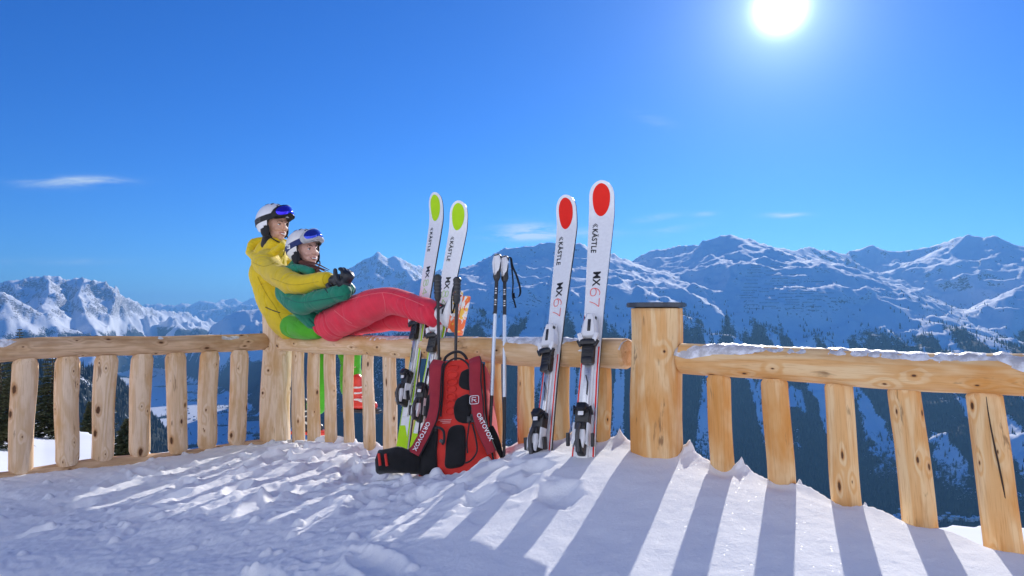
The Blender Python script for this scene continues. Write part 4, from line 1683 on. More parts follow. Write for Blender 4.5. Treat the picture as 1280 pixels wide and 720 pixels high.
    tube(b, [(-.020, hb + .02, zt + .060), (-.034, hb + .035, zt + .050), (-.038, hb + .008, zt + .030)], .005, 8)
    tube(b, [(.020, hb + .02, zt + .060), (.034, hb + .035, zt + .050), (.038, hb + .008, zt + .030)], .005, 8)
    heel = bm_part('heel_piece', b, P_BLACK, ski)
    b = bmesh.new()
    poly_prism(b, [(-.022, hb - .060), (.022, hb - .060), (.027, hb - .090), (.020, hb - .130), (.012, hb - .095), (-.012, hb - .095), (-.020, hb - .130), (-.027, hb - .090)], zt + .058, zt + .072, .003)
    box(b, (-.028, hb - .072, zt + .035), (.010, .085, .040), bevel=.004)
    box(b, (.028, hb - .072, zt + .035), (.010, .085, .040), bevel=.004)
    box(b, (0, hb + .004, zt + .062), (.022, .016, .006), bevel=.002)
    bm_part('heel_cover', b, P_WHITE, heel)
    b = bmesh.new()
    tube(b, spline([(0.0, hb - .04, zt + .072), (0.0, hb - .085, zt + .082), (0.0, hb - .145, zt + .062)], 5), .0085, 10)
    bm_part('heel_lever', b, P_GREYD, heel)
    # ski brakes: wire arms with plastic feet on both sides
    for sgn in (-1, 1):
        b = bmesh.new()
        tube(b, spline([(sgn * .034, hb + .055, zt + .018), (sgn * .044, hb + .02, zt + .018), (sgn * .046, hb - .03, zt + .030), (sgn * .048, hb - .075, zt + .040)], 5), .0026, 8)
        brake = bm_part('brake_arm', b, STEEL, ski)
        b = bmesh.new()
        box(b, (sgn * .050, hb - .095, zt + .044), (.012, .052, .020), Matrix.Rotation(0.3, 4, 'X'), .004)
        bm_part('brake_foot', b, P_BLACK, brake)
    return ski


S1 = make_ski('rightmost ski, white with red tip oval and red 67, standing upright beside the big post', P(728.5, 578, 2.66), P(754.5, 232, 3.13), 1.64, (-0.42, -0.91, 0),
              0.120, 0.080, 'red', '67', 'pair of white skis with red ovals')
S2 = make_ski('slightly lower of the two red-oval white skis, its black right edge facing the viewer', P(676.5, 578, 2.84), P(712, 249, 3.28), 1.64, (-0.66, -0.75, 0),
              0.120, 0.080, 'red', '67', 'pair of white skis with red ovals')
S3 = make_ski('white ski with lime tip oval nearest the couple, seen narrow from the side', P(500, 581, 3.58), P(549.5, 244, 3.98), 1.80, (-0.72, -0.69, 0),
              0.128, 0.088, 'green', '84', 'pair of white skis with lime ovals')
S4 = make_ski('white ski with lime tip oval directly behind the red rucksack', P(517, 587, 3.46), P(578, 255, 3.86), 1.76, (-0.55, -0.83, 0),
              0.128, 0.088, 'green', '84', 'pair of white skis with lime ovals')


# ---------------- poles
def make_pole(label, top, bot, style, group=None, strap_dir=1):
    top, bot = Vector(top), Vector(bot)
    d = (top - bot)
    L = d.length
    d.normalize()
    Mx = stand_frame(bot, top, L, (-0.1, -1, 0))
    pole = thing('ski_pole', label, 'ski pole', M=Mx, group=group)
    # in local coordinates y runs up from the tip end
    if style == 'white':
        b = bmesh.new()
        tube(b, [(0, 0, 0), (0, L * .35, 0)], [.0055, .0085], 12)
        bm_part('lower_shaft', b, P_BLACK, pole)
        b = bmesh.new()
        tube(b, [(0, L * .35, 0), (0, L * .40, 0), (0, L * .72, 0)], [.0086, .0092, .0092], 12)
        bm_part('middle_shaft', b, plain('silver_paint', (0.62, 0.68, 0.74), 0.25, 0, 60, .05, metal=0.4, coat=.3), pole)
        b = bmesh.new()
        tube(b, [(0, L * .72, 0), (0, L * .90, 0)], [.0093, .0093], 12)
        sh = bm_part('upper_shaft', b, P_BLACK, pole)
        R90 = Matrix(((0, 1, 0, 0), (-1, 0, 0, 0), (0, 0, 1, 0), (0, 0, 0, 1)))
        for q, y in enumerate((L * .84, L * .785)):
            b2 = bmesh.new()
            for w in range(3):
                box(b2, (0.0, y - w * .012, .0092), (.009, .006 if w != 1 else .003, .0012))
            bm_part('shaft_print', b2, P_WHITE, sh, smooth=False)
    else:
        b = bmesh.new()
        tube(b, [(0, 0, 0), (0, L * .90, 0)], [.006, .0085], 12)
        bm_part('shaft', b, P_BLACK, pole)
    gy = L * .90
    b = bmesh.new()
    gp = [(0, gy - .02, 0), (0, gy, 0), (0, gy + .03, 0.002), (0, gy + .06, 0.004), (0, gy + .09, .002), (0, gy + .108, -.002), (0, gy + .118, -.004)]
    tube(b, gp, [.0115, .0190, .0175, .0200, .0185, .0225, .0160], 14)
    grip = bm_part('grip', b, P_BLACK, pole)
    if style == 'white':
        b = bmesh.new()
        pts = [(-.012, gy + .004), (-.003, gy + .002), (.012, gy + .035), (.019, gy + .085), (.010, gy + .112), (-.018, gy + .106), (-.024, gy + .07), (-.020, gy + .035)]
        poly_prism(b, pts, .006, .0240, .007)
        tube(b, spline([(-.016, gy + .10, .004), (-.004, gy + .114, .012), (.016, gy + .106, .004)], 5), .0065, 8)
        bm_part('grip_inlay', b, P_WHITE, grip)
    else:
        for k in range(4):
            b = bmesh.new()
            tube(b, [(0, gy + .022 + k * .020, 0.003), (0, gy + .027 + k * .020, 0.003)], .0212, 12)
            bm_part('grip_ridge', b, P_GREYD, grip)
    # basket just above the tip
    b = bmesh.new()
    for k in range(8):
        a = k * math.pi / 4
        tube(b, [(0, .075, 0), (math.cos(a) * .040, .07, math.sin(a) * .040)], [.004, .003], 5)
    tube(b, [(math.cos(k * math.pi / 12) * .041, .07, math.sin(k * math.pi / 12) * .041) for k in range(25)], .003, 5)
    bm_part('basket', b, P_BLACK, pole)
    return pole, gy, Mx


def strap(pole_t, pts, w=0.010):
    pole, gy, Mx = pole_t
    b = bmesh.new()
    pts = spline(pts, 7)
    prev = None
    for i, p in enumerate(pts):
        a = b.verts.new(p + Vector((w * .5, 0, .002)))
        c = b.verts.new(p + Vector((-w * .5, 0, -.004)))
        if prev:
            b.faces.new((prev[0], prev[1], c, a))
        prev = (a, c)
    r = bmesh.ops.solidify(b, geom=b.faces[:], thickness=0.0022)
    bm_part('wrist_strap', b, plain('black_webbing', (0.02, 0.02, 0.022), .8, .5, 300, .3), pole)


PG = 'pair of black and silver ski poles with white grips'
pa = make_pole('ski pole with white grip, left of the crossed silver pair beside the rucksack', P(622, 321, 3.40), P(610, 600, 3.06), 'white', PG)
pb = make_pole('ski pole with white grip, its wrist strap dangling to the right of the silver pair', P(631, 323, 3.42), P(630, 604, 3.02), 'white', PG)
g = pb[1]
strap(pb, [(.004, g + .112, .006), (.030, g + .108, .006), (.040, g + .06, .008), (.062, g + .00, .010), (.078, g - .07, .012), (.072, g - .105, .012), (.050, g - .112, .012), (.045, g - .085, .010)])
strap(pb, [(.030, g + .106, .002), (.036, g + .05, .004), (.042, g - .03, .006), (.040, g - .10, .012), (.048, g - .13, .012), (.056, g - .165, .012)], 0.008)
pc = make_pole('black ski pole with ribbed grip standing between the two lime-oval skis', P(547, 348, 3.56), P(551, 600, 3.34), 'black', 'pair of black ski poles by the lime skis')
pd = make_pole('black ski pole with ribbed grip behind the rucksack, right of the lime-oval skis', P(571.5, 352, 3.50), P(566, 600, 3.30), 'black', 'pair of black ski poles by the lime skis')
strap(pd, [(-.004, pd[1] + .10, .006), (-.020, pd[1] + .06, .008), (-.026, pd[1] - .01, .008), (-.022, pd[1] - .07, .008), (-.012, pd[1] - .04, .006), (-.006, pd[1] + .02, .006)], .009)


# ---------------- rucksack
def fabric(name, col, rough=0.75, weave=900, bump=0.3, var=0.08):
    if name in MATS:
        return MATS[name]
    n = NT(name)
    c = n.coord('Object')
    big = n.noise(c, 14, 4, .6)
    wv = n.noise(c, weave, 2, .5)
    k = n.ramp(big, .3, .7, 1 - var, 1 + var)
    mul = n.n('ShaderNodeVectorMath', operation='SCALE')
    mul.inputs[0].default_value = col[:3]
    n.t.links.new(k, mul.inputs['Scale'])
    n.t.links.new(mul.outputs[0], n.b.inputs['Base Color'])
    n.b.inputs['Roughness'].default_value = rough
    n.b.inputs['Specular IOR Level'].default_value = 0.3
    n.b.inputs['Sheen Weight'].default_value = 0.15
    h = n.math('ADD', n.math('MULTIPLY', wv, .3), big)
    n.t.links.new(n.bump(h, bump, 0.004), n.b.inputs['Normal'])
    MATS[name] = n.m
    return n.m


RED_F = fabric('red_pack_cloth', (0.66, 0.030, 0.018), .6)
DRED_F = fabric('dark_red_strap_cloth', (0.34, 0.022, 0.035), .7)
MESH_F = fabric('black_mesh_pad', (0.012, 0.012, 0.013), .9, 500, .8, .3)
TRIM_F = fabric('black_trim', (0.02, 0.018, 0.02), .7)


def make_pack():
    M = stand_frame(P(566, 594, 3.06), P(571, 447, 3.27), (P(571, 447, 3.27) - P(566, 594, 3.06)).length, (-0.20, -0.98, 0))
    K = 0.000925 * 1.02
    pk = thing('rucksack', 'red ski rucksack with dark red shoulder straps and black padding, standing in the snow', 'rucksack', M=M)
    Z = lambda xz, yz: ((xz - 300) * K, (694 - yz) * K)
    zf = lambda x, y: 0.022 - 0.55 * x * x + 0.012 * math.sin(y * 7.0)
    # body: rounded sections stacked upwards
    bm = bmesh.new()
    rows = []
    spec = [(692, 118, 505), (670, 112, 508), (620, 112, 505), (540, 122, 495), (450, 130, 475), (350, 138, 462), (250, 146, 455), (190, 152, 450), (155, 162, 442), (138, 185, 425), (130, 215, 395)]
    yy = np.linspace(692, 130, 46)
    xl = np.interp(-yy, [-s[0] for s in spec], [s[1] for s in spec])
    xr = np.interp(-yy, [-s[0] for s in spec], [s[2] for s in spec])
    # the pack stands tilted: its right side sits a little deeper in the snow
    for i, y in enumerate(yy):
        a, ylo = Z(xl[i], y)
        b, _ = Z(xr[i], y)
        c, hw = (a + b) / 2, (b - a) / 2
        t = i / (len(yy) - 1)
        dep = 0.20 * (0.75 + 0.35 * math.sin(math.pi * min(1, t * 1.05))) * (1 - 0.55 * max(0, t - .85) / .15)
        row = []
        n = 40
        for k in range(n):
            an = 2 * math.pi * k / n
            ca, sa = math.cos(an), math.sin(an)
            e = 0.42
            X = c + hw * math.copysign(abs(ca) ** e, ca)
            front = zf(X, ylo) - 0.004
            back = -dep
            zc, zh = (front + back) / 2, (front - back) / 2
            zz = zc + zh * math.copysign(abs(sa) ** e, sa)
            zz += 0.006 * float(perlin(np.array([X * 22 + k * .1]), np.array([ylo * 22]), 7)[0])
            row.append(bm.verts.new((X, ylo, zz)))
        rows.append(row)
    for r0, r1 in zip(rows[:-1], rows[1:]):
        n = len(r0)
        for k in range(n):
            bm.faces.new((r0[k], r0[(k + 1) % n], r1[(k + 1) % n], r1[k]))
    bm.faces.new(rows[-1])
    bm.faces.new(list(reversed(rows[0])))
    body = bm_part('pack_body', bm, RED_F, pk, M=Matrix.Identity(4), auto=1.2)

    def pad(name, pts, h, mat, parent=body, lift=0.0, n=5):
        P2 = [Vector(Z(*p)) for p in pts]
        sm = []
        m = len(P2)
        for i in range(m):
            a, b_, c_, d = P2[i - 1], P2[i], P2[(i + 1) % m], P2[(i + 2) % m]
            for q in range(n):
                t = q / n
                sm.append(0.5 * ((2 * b_) + (c_ - a) * t + (2 * a - 5 * b_ + 4 * c_ - d) * t * t + (3 * b_ - a - 3 * c_ + d) * t ** 3))
        cen = sum(sm, Vector((0, 0))) / len(sm)
        b = bmesh.new()
        prev = None
        for f, z in ((1.0, -.004), (1.0, .25), (.94, .7), (.85, .95), (.6, 1.0), (.3, 1.0)):
            r = []
            for p in sm:
                q = cen + (p - cen) * f
                r.append(b.verts.new((q.x, q.y, zf(q.x, q.y) + lift + (z * h if z > 0 else z))))
            if prev:
                for k in range(len(r)):
                    b.faces.new((prev[k], prev[(k + 1) % len(r)], r[(k + 1) % len(r)], r[k]))
            prev = r
        b.faces.new(prev)
        return bm_part(name, b, mat, parent, auto=1.2)

    def piping(name, pts, r, mat=TRIM_F, lift=0.002, parent=body, flat=1.0):
        b = bmesh.new()
        q = []
        for p in pts:
            x, y = Z(p[0], p[1])
            q.append(Vector((x, y, zf(x, y) + lift + (p[2] if len(p) > 2 else 0))))
        tube(b, spline(q, 6), r, 8)
        return bm_part(name, b, mat, parent)
    # padding of the back panel
    pad('mesh_pad', [(342, 192), (380, 190), (384, 285), (345, 285), (324, 262), (328, 215)], .010, MESH_F)
    pad('mesh_pad', [(330, 330), (380, 322), (388, 440), (360, 458), (318, 440), (305, 390), (312, 350)], .011, MESH_F)
    pad('mesh_pad', [(160, 315), (182, 308), (186, 440), (165, 445), (156, 380)], .008, MESH_F)
    pad('mesh_pad', [(290, 478), (330, 466), (362, 485), (368, 600), (355, 655), (275, 664), (270, 600), (276, 520)], .012, MESH_F)
    pad('mesh_pad', [(150, 500), (215, 470), (228, 500), (226, 600), (222, 676), (136, 688), (134, 600), (140, 540)], .012, MESH_F)
    # embossed rings down the spine
    for k, y in enumerate((170, 208, 246, 284, 322, 360, 396)):
        w = 30 - k * 1.5
        piping('embossed_ring', [(285 - w, y), (285 - w * .6, y - 14), (285 + w * .6, y - 14), (285 + w, y), (285 + w * .6, y + 14), (285 - w * .6, y + 14), (285 - w, y)], .0032, RED_F, 0.000)
    # black arc round the panel and side edges
    piping('panel_edge', [(240, 420), (243, 300), (240, 200), (250, 148), (300, 122), (350, 142), (378, 195), (386, 300), (386, 400)], .0045)
    piping('side_edge', [(152, 160), (140, 300), (128, 480), (112, 660)], .0045)
    piping('side_edge', [(443, 160), (456, 300), (470, 470), (500, 640)], .0045)
    # lower red bits and small print plate
    b = bmesh.new()
    for q in range(3):
        x, y = Z(262 + q * 4, 437 + q * 8)
        box(b, (x, y, zf(x, y) + .0008), (.062 - q * .012, .0022, .0012))
    bm_part('print_lines', b, fabric('pale_print', (.75, .45, .42), .6), body, smooth=False)

    # shoulder straps: wide cushioned bands
    def band(name, pts, widths, mat, lift=.012, thick=.012, parent=pk):
        pts3 = []
        for p in pts:
            x, y = Z(p[0], p[1])
            pts3.append(Vector((x, y, zf(x, y) + lift + (p[2] if len(p) > 2 else 0))))
        sp = spline(pts3, 8)
        tt = np.linspace(0, len(pts) - 1, len(sp))
        ww = np.interp(tt, range(len(pts)), widths) * K
        b = bmesh.new()
        prev = None
        for i, c in enumerate(sp):
            d = (sp[min(i + 1, len(sp) - 1)] - sp[max(i - 1, 0)]).normalized()
            s = Vector((0, 0, 1)).cross(d).normalized() * -1
            up = d.cross(s).normalized()
            if up.z < 0:
                up = -up
            w = ww[i] / 2
            wr = 0.0016 * math.sin(i * 0.9) 
            row = [b.verts.new(c + s * (w * u) + up * (thick * v + wr * (v > .5))) for u, v in ((-1, 0), (-1, .6), (-.88, 1), (-.4, 1.15), (0, 1.2), (.4, 1.15), (.88, 1), (1, .6), (1, 0))]
            if prev:
                for k in range(len(row)):
                    f = b.faces.new((prev[k], prev[(k + 1) % 9], row[(k + 1) % 9], row[k]))
                    f.material_index = 1 if k in (0, 1, 6, 7, 8) else 0
            prev = row
            if i == 0:
                first = row
        b.faces.new(first)
        b.faces.new(list(reversed(prev)))
        return bm_part(name, b, [mat, TRIM_F], parent, M=Matrix.Identity(4), auto=1.0), sp
    sl_, spl = band('shoulder_strap', [(212, 134, -.012), (205, 165, .004), (208, 260, .006), (214, 350, .008), (205, 430, .010), (170, 510, .012), (122, 596, .016)], [62, 72, 64, 54, 56, 60, 62], DRED_F)
    sr_, spr = band('shoulder_strap', [(400, 132, -.012), (408, 165, .004), (412, 260, .006), (424, 350, .010), (438, 440, .014), (464, 520, .018), (498, 604, .010)], [60, 66, 62, 66, 58, 52, 46], DRED_F)
    WHITE = plain('white_print', (.82, .82, .82), .5)

    def strap_text(parent, x, y, ang, size, txt, z):
        X, Y = Z(x, y)
        Mt = Matrix.Translation((X, Y, z)) @ Matrix.Rotation(ang, 4, 'Z')
        text_mesh('maker_lettering', txt, size, WHITE, parent, Mt, bold=0.0004, spacing=1.05, depth=.0012)
    strap_text(sl_, 192, 452, math.radians(-116), 0.027, 'ORTOVOX', .067)
    strap_text(sr_, 436, 424, math.radians(-63), 0.027, 'ORTOVOX', .067)
    # emblem: rounded square with an R
    b = bmesh.new()
    X, Y = Z(416, 357)
    q = []
    s = .021
    for a in range(33):
        an = a * 2 * math.pi / 32
        ca, sa = math.cos(an), math.sin(an)
        q.append(Vector((X + s * math.copysign(abs(ca) ** .35, ca), Y + s * .9 * math.copysign(abs(sa) ** .35, sa), .0665)))
    tube(b, q, .0016, 6)
    bm_part('emblem_frame', b, WHITE, sr_)
    b = bmesh.new()
    for path in ([(-.5, -.6), (-.5, .6)], [(-.5, .6), (.4, .6), (.4, 0), (-.5, 0)], [(-.1, 0), (.5, -.6)]):
        tube(b, [(X + u * .020, Y + v * .018, .0665) for u, v in path], .0016, 6)
    bm_part('emblem_letter', b, WHITE, sr_)
    # sliders and buckles
    for (x, y, w, h, par) in ((214, 358, 54, 16, sl_), (206, 405, 20, 20, sl_), (212, 478, 26, 26, sl_), (392, 444, 34, 30, sr_), (402, 438, 20, 40, sr_)):
        b = bmesh.new()
        X, Y = Z(x, y)
        box(b, (X, Y, .040), (w * K, h * K, .010), bevel=.002)
        bm_part('strap_buckle', b, P_BLACK, par)
    # chest strap and loose webbing
    piping('chest_strap', [(215, 480, .02), (245, 482, .03), (268, 500, .03), (272, 545, .028), (262, 560, .024)], .006, TRIM_F, parent=pk)
    piping('loose_webbing', [(392, 452, .02), (386, 500, .02), (380, 560, .02), (384, 604, .02)], .0035, TRIM_F, parent=pk)
    piping('loose_webbing', [(405, 470, .02), (425, 540, .03), (432, 600, .035), (405, 640, .035), (378, 652, .034)], .0040, TRIM_F, parent=pk)
    b = bmesh.new()
    X, Y = Z(258, 545)
    box(b, (X, Y, .050), (.026, .016, .008), Matrix.Rotation(-.6, 4, 'Z'), .003)
    bm_part('buckle', b, P_GREYD, pk)
    # grab handle
    b = bmesh.new()
    q = [Vector((*Z(x, y), z)) for x, y, z in ((222, 132, -.02), (240, 100, -.01), (280, 80, -.005), (315, 82, -.005), (340, 104, -.01), (352, 130, -.02))]
    tube(b, spline(q, 6), .0068, 10)
    bm_part('grab_handle', b, TRIM_F, pk)
    # lid edge and label
    b = bmesh.new()
    X, Y = Z(395, 130)
    box(b, (X, Y, -.008), (.022, .012, .003), bevel=.001)
    bm_part('care_label', b, WHITE, pk)
    # hip-belt wings: left one spread in the snow towards the skis
    b = bmesh.new()
    q = []
    rows = []
    for i in range(15):
        t = i / 14
        x = 150 - 215 * t
        yt = 572 - 12 * t + 7 * math.sin(t * 9)
        yb = 676 - 6 * t
        X0, Y0 = Z(x, yt)
        X1, Y1 = Z(x - 6, yb + 6)
        zc = -0.01 + .05 * math.sin(t * 2.6)
        th = .034
        row = []
        for u, v in ((0, 0), (0, 1), (.08, 1.5), (.5, 1.8), (.92, 1.5), (1, 1), (1, 0), (.5, -.6)):
            row.append(b.verts.new((X0 + (X1 - X0) * u, Y0 + (Y1 - Y0) * u, zc + th * (v - .5) + .006 * math.sin(t * 17 + u * 7))))
        rows.append(row)
    for r0, r1 in zip(rows[:-1], rows[1:]):
        for k in range(8):
            b.faces.new((r0[k], r0[(k + 1) % 8], r1[(k + 1) % 8], r1[k]))
    b.faces.new(rows[0])
    b.faces.new(list(reversed(rows[-1])))
    wing = bm_part('hip_belt', b, MESH_F, pk, M=Matrix.Identity(4), auto=1.2)
    for x0, x1, y0, y1 in ((-72, -60, 596, 652), (-38, -26, 600, 655)):
        b = bmesh.new()
        q = [Vector((*Z(x + 30, y), .086)) for x, y in ((x0, y0), ((x0 + x1) / 2, (y0 + y1) / 2), (x1, y1))]
        tube(b, q, .0065, 8)
        bm_part('red_trim', b, RED_F, wing)
    b = bmesh.new()
    q = [Vector((*Z(x, y), z)) for x, y, z in ((-40, 660, .02), (30, 650, .04), (90, 620, .05), (110, 585, .04))]
    tube(b, spline(q, 5), .006, 8)
    bm_part('belt_webbing', b, TRIM_F, wing)
    # red outer flank with tie down to the belt
    b = bmesh.new()
    X, Y = Z(60, 600)
    q = [Vector((*Z(x, y), z)) for x, y, z in ((140, 540, 0.0), (112, 560, .012), (90, 590, .02), (70, 620, .022))]
    tube(b, spline(q, 5), [.020] * 16, 10, flat=.5)
    bm_part('belt_flap', b, DRED_F, pk)
    b = bmesh.new()
    rows = []
    for i in range(9):
        t = i / 8
        q = Vector((*Z(478 + 52 * t, 470 + 150 * t), -.01 - .03 * t))
        rows.append(q)
    tube(b, rows, [.012 + .006 * math.sin(i * .5) for i in range(9)], 10, flat=.6)
    bm_part('hip_belt', b, MESH_F, pk)
    return pk


make_pack()

# ------------------------------------------------------------------ the couple on the rail
def Q(px, py, off=0.0):
    """pixel -> point in the upright plane of the middle rail, shifted off metres towards the camera"""
    r = ray(px, py)
    m0 = Vector((*LM(0), 0)) + NRM * off
    o = Vector((0, 0, CAMZ))
    t = (m0 - o).dot(NRM) / r.dot(NRM)
    return o + r * t


def ball(bm, c, r, M=None, seg=16):
    """ellipsoid"""
    T = Matrix.Translation(Vector(c))
    if M is not None:
        T = T @ M
    if isinstance(r, (int, float)):
        r = (r, r, r)
    T = T @ Matrix.Diagonal((*r, 1))
    bmesh.ops.create_uvsphere(bm, u_segments=seg, v_segments=seg // 2 + 2, radius=1.0, matrix=T)


def limb(bm, pts, rad, flat=1.0, n=18, sub=6):
    """smooth tapered limb with round ends; pts at the joints, rad at each"""
    sp = spline(pts, sub)
    rr = np.interp(np.linspace(0, len(pts) - 1, len(sp)), range(len(pts)), rad)
    tube(bm, sp, list(rr), n, flat=flat)
    ball(bm, sp[0], float(rr[0]))
    ball(bm, sp[-1], float(rr[-1]))


def fuse(name, bm, voxel, mat, parent, smooth=4, disp=None, label=None, world=True, split=None):
    """fuse overlapping closed shapes into ONE continuous skin, then let disp(P, N) move it along its normals"""
    me = bpy.data.meshes.new('tmp')
    bmesh.ops.recalc_face_normals(bm, faces=bm.faces)
    bm.to_mesh(me)
    bm.free()
    o = bpy.data.objects.new('tmp', me)
    COL.objects.link(o)
    m = o.modifiers.new('r', 'REMESH')
    m.mode = 'VOXEL'
    m.voxel_size = voxel
    m.use_smooth_shade = True
    if smooth:
        s = o.modifiers.new('s', 'SMOOTH')
        s.factor = 0.5
        s.iterations = smooth
    dg = bpy.context.evaluated_depsgraph_get()
    e = o.evaluated_get(dg)
    out = bpy.data.meshes.new_from_object(e)
    bpy.data.objects.remove(o)
    bpy.data.meshes.remove(me)
    n = len(out.vertices)
    co = np.empty(n * 3, dtype=np.float32)
    out.vertices.foreach_get('co', co)
    co = co.reshape(-1, 3).astype(np.float64)
    if disp is not None:
        no = np.empty(n * 3, dtype=np.float32)
        out.vertices.foreach_get('normal', no)
        no = no.reshape(-1, 3)
        co = co + no * disp(co, no)[:, None]
    if world and parent is not None:
        Mi = np.array(WM[parent.name].inverted())
        co = co @ Mi[:3, :3].T + Mi[:3, 3]
    out.vertices.foreach_set('co', co.astype(np.float32).ravel())
    out.materials.clear()
    for mm in (mat if isinstance(mat, (list, tuple)) else [mat]):
        out.materials.append(mm)
    out.polygons.foreach_set('use_smooth', np.ones(len(out.polygons), dtype=bool))
    out.update()
    out.name = name
    ob = bpy.data.objects.new(name, out)
    COL.objects.link(ob)
    ob.parent = parent
    WM[ob.name] = WM[parent.name].copy()
    if label:
        ob['label'] = label
    return ob


def folds(amp, scale, seed, direction=(0, 0, 1), stretch=2.5, sharp=True):
    """cloth folds: crumpled ridges, longer across `direction`"""
    d = Vector(direction).normalized()
    a, b = frame_from(d)
    A = np.array([a, b, d])

    def f(P, N):
        L = P @ A.T
        u, v, w = L[:, 0], L[:, 1], L[:, 2]
        wu = u + 0.03 * perlin(w * 9, v * 9, seed + 1)
        x1, y1 = (wu + 0.37 * v) * scale / stretch, w * scale + 1.3 * perlin(wu * scale * .5, v * scale * .5, seed + 2)
        n = perlin(x1, y1 + v * scale * 0.4, seed)
        r = 1 - 2 * np.abs(n) if sharp else n
        n2 = perlin(x1 * 2.3 + 5, y1 * 2.1, seed + 4)
        n3 = perlin(u * scale * 3 + w * 5, (v + w) * scale * 3, seed + 6)
        return amp * (r * 0.8 + 0.45 * (1 - 2 * np.abs(n2)) + 0.2 * n3 - 0.35)
    return f


SKIN = plain('skin', (0.60, 0.33, 0.22), .5, .15, 60, .08)
SKINW = plain('fair_skin', (0.64, 0.37, 0.28), .5, .15, 60, .08)
LIP = plain('lips', (0.42, 0.10, 0.09), .4)
TEETH = plain('teeth', (.85, .82, .76), .3)
EYE = plain('eye_white', (.75, .74, .72), .2)
IRIS = plain('iris', (.05, .03, .02), .15)
BROW_M = plain('dark_hair', (.035, .02, .012), .7)
HAIRW = plain('auburn_hair', (.11, .035, .018), .5, .4, 200, .3)
YEL = fabric('mustard_cloth', (0.70, 0.50, 0.008), .7, 900, .35, .07)
TEAL = fabric('teal_cloth', (0.006, 0.200, 0.112), .7, 900, .35, .10)
GRN = fabric('green_cloth', (0.075, 0.42, 0.012), .7, 900, .35, .08)
PINK = fabric('raspberry_cloth', (0.74, 0.028, 0.060), .7, 900, .35, .07)
GLOVE = plain('glove_leather', (.018, .020, .024), .42, .5, 90, .3)
HEL = plain('helmet_shell', (.74, .74, .76), .32, 0, 40, .03, coat=.2)
HELW = plain('helmet_shell_pearl', (.76, .74, .72), .32, 0, 40, .03, coat=.2)
PADB = fabric('helmet_lining', (.015, .015, .018), .9)
NAVY = fabric('navy_band', (.018, .03, .12), .8)
BLKB = fabric('black_band', (.02, .02, .025), .8)


def lens_material(name, a, b):
    n = NT(name)
    lw = n.n('ShaderNodeLayerWeight')
    lw.inputs[0].default_value = 0.45
    c = n.mix(lw.outputs['Facing'], a, b)
    n.t.links.new(c, n.b.inputs['Base Color'])
    n.b.inputs['Metallic'].default_value = 0.85
    n.b.inputs['Roughness'].default_value = 0.06
    return n.m


LENS_M = lens_material('violet_mirror_lens', (.05, .02, .75, 1), (.25, .30, .95, 1))
LENS_W = lens_material('blue_mirror_lens', (.03, .06, .55, 1), (.35, .45, .85, 1))


def head_frame(c, f, up):
    f = Vector(f).normalized()
    up = Vector(up)
    up = (up - f * up.dot(f)).normalized()
    x = f.cross(up).normalized()           # the person's right
    M = Matrix((x, f, up)).transposed().to_4x4()
    M.translation = c
    return M


def add_head(bm, H, k=1.0, female=False):
    """head shapes in head frame H (x their right, y forward, z up), size factor k"""
    def b(c, r, R=None):
        ball(bm, H @ Vector([q * k for q in c]), tuple(q * k for q in r), (H.to_3x3().to_4x4() @ (R or Matrix.Identity(4))), 20)
    b((0, -.012, .030), (.076, .096, .088))
    b((0, .022, -.010), (.064, .072, .085))
    j = .050 if female else .056
    b((0, .030, -.062), (j, .058, .046))
    b((0, .070, -.096), (.024, .022, .020))              # chin
    b((0, .052, -.078), (.036, .036, .030))
    for s in (-1, 1):
        b((s * .036, .066, -.026), (.024, .022, .022))   # cheek bones
        b((s * .024, .080, .026), (.024, .012, .008))    # brow ridge
        b((s * .030, .058, -.060), (.022, .024, .026))
        b((s * .073, -.006, -.018), (.010, .020, .032))  # ears
        b((s * .010, .098, -.030), (.009, .011, .008))   # nostril wings
    b((0, .084, .022), (.016, .012, .012))
    b((0, .096, -.004), (.0085, .014, .030), Matrix.Rotation(math.radians(20), 4, 'X'))
    b((0, .108, -.024), (.010, .012, .010))
    b((0, .086, -.050), (.020, .014, .008))
    b((0, .084, -.072), (.018, .014, .008))


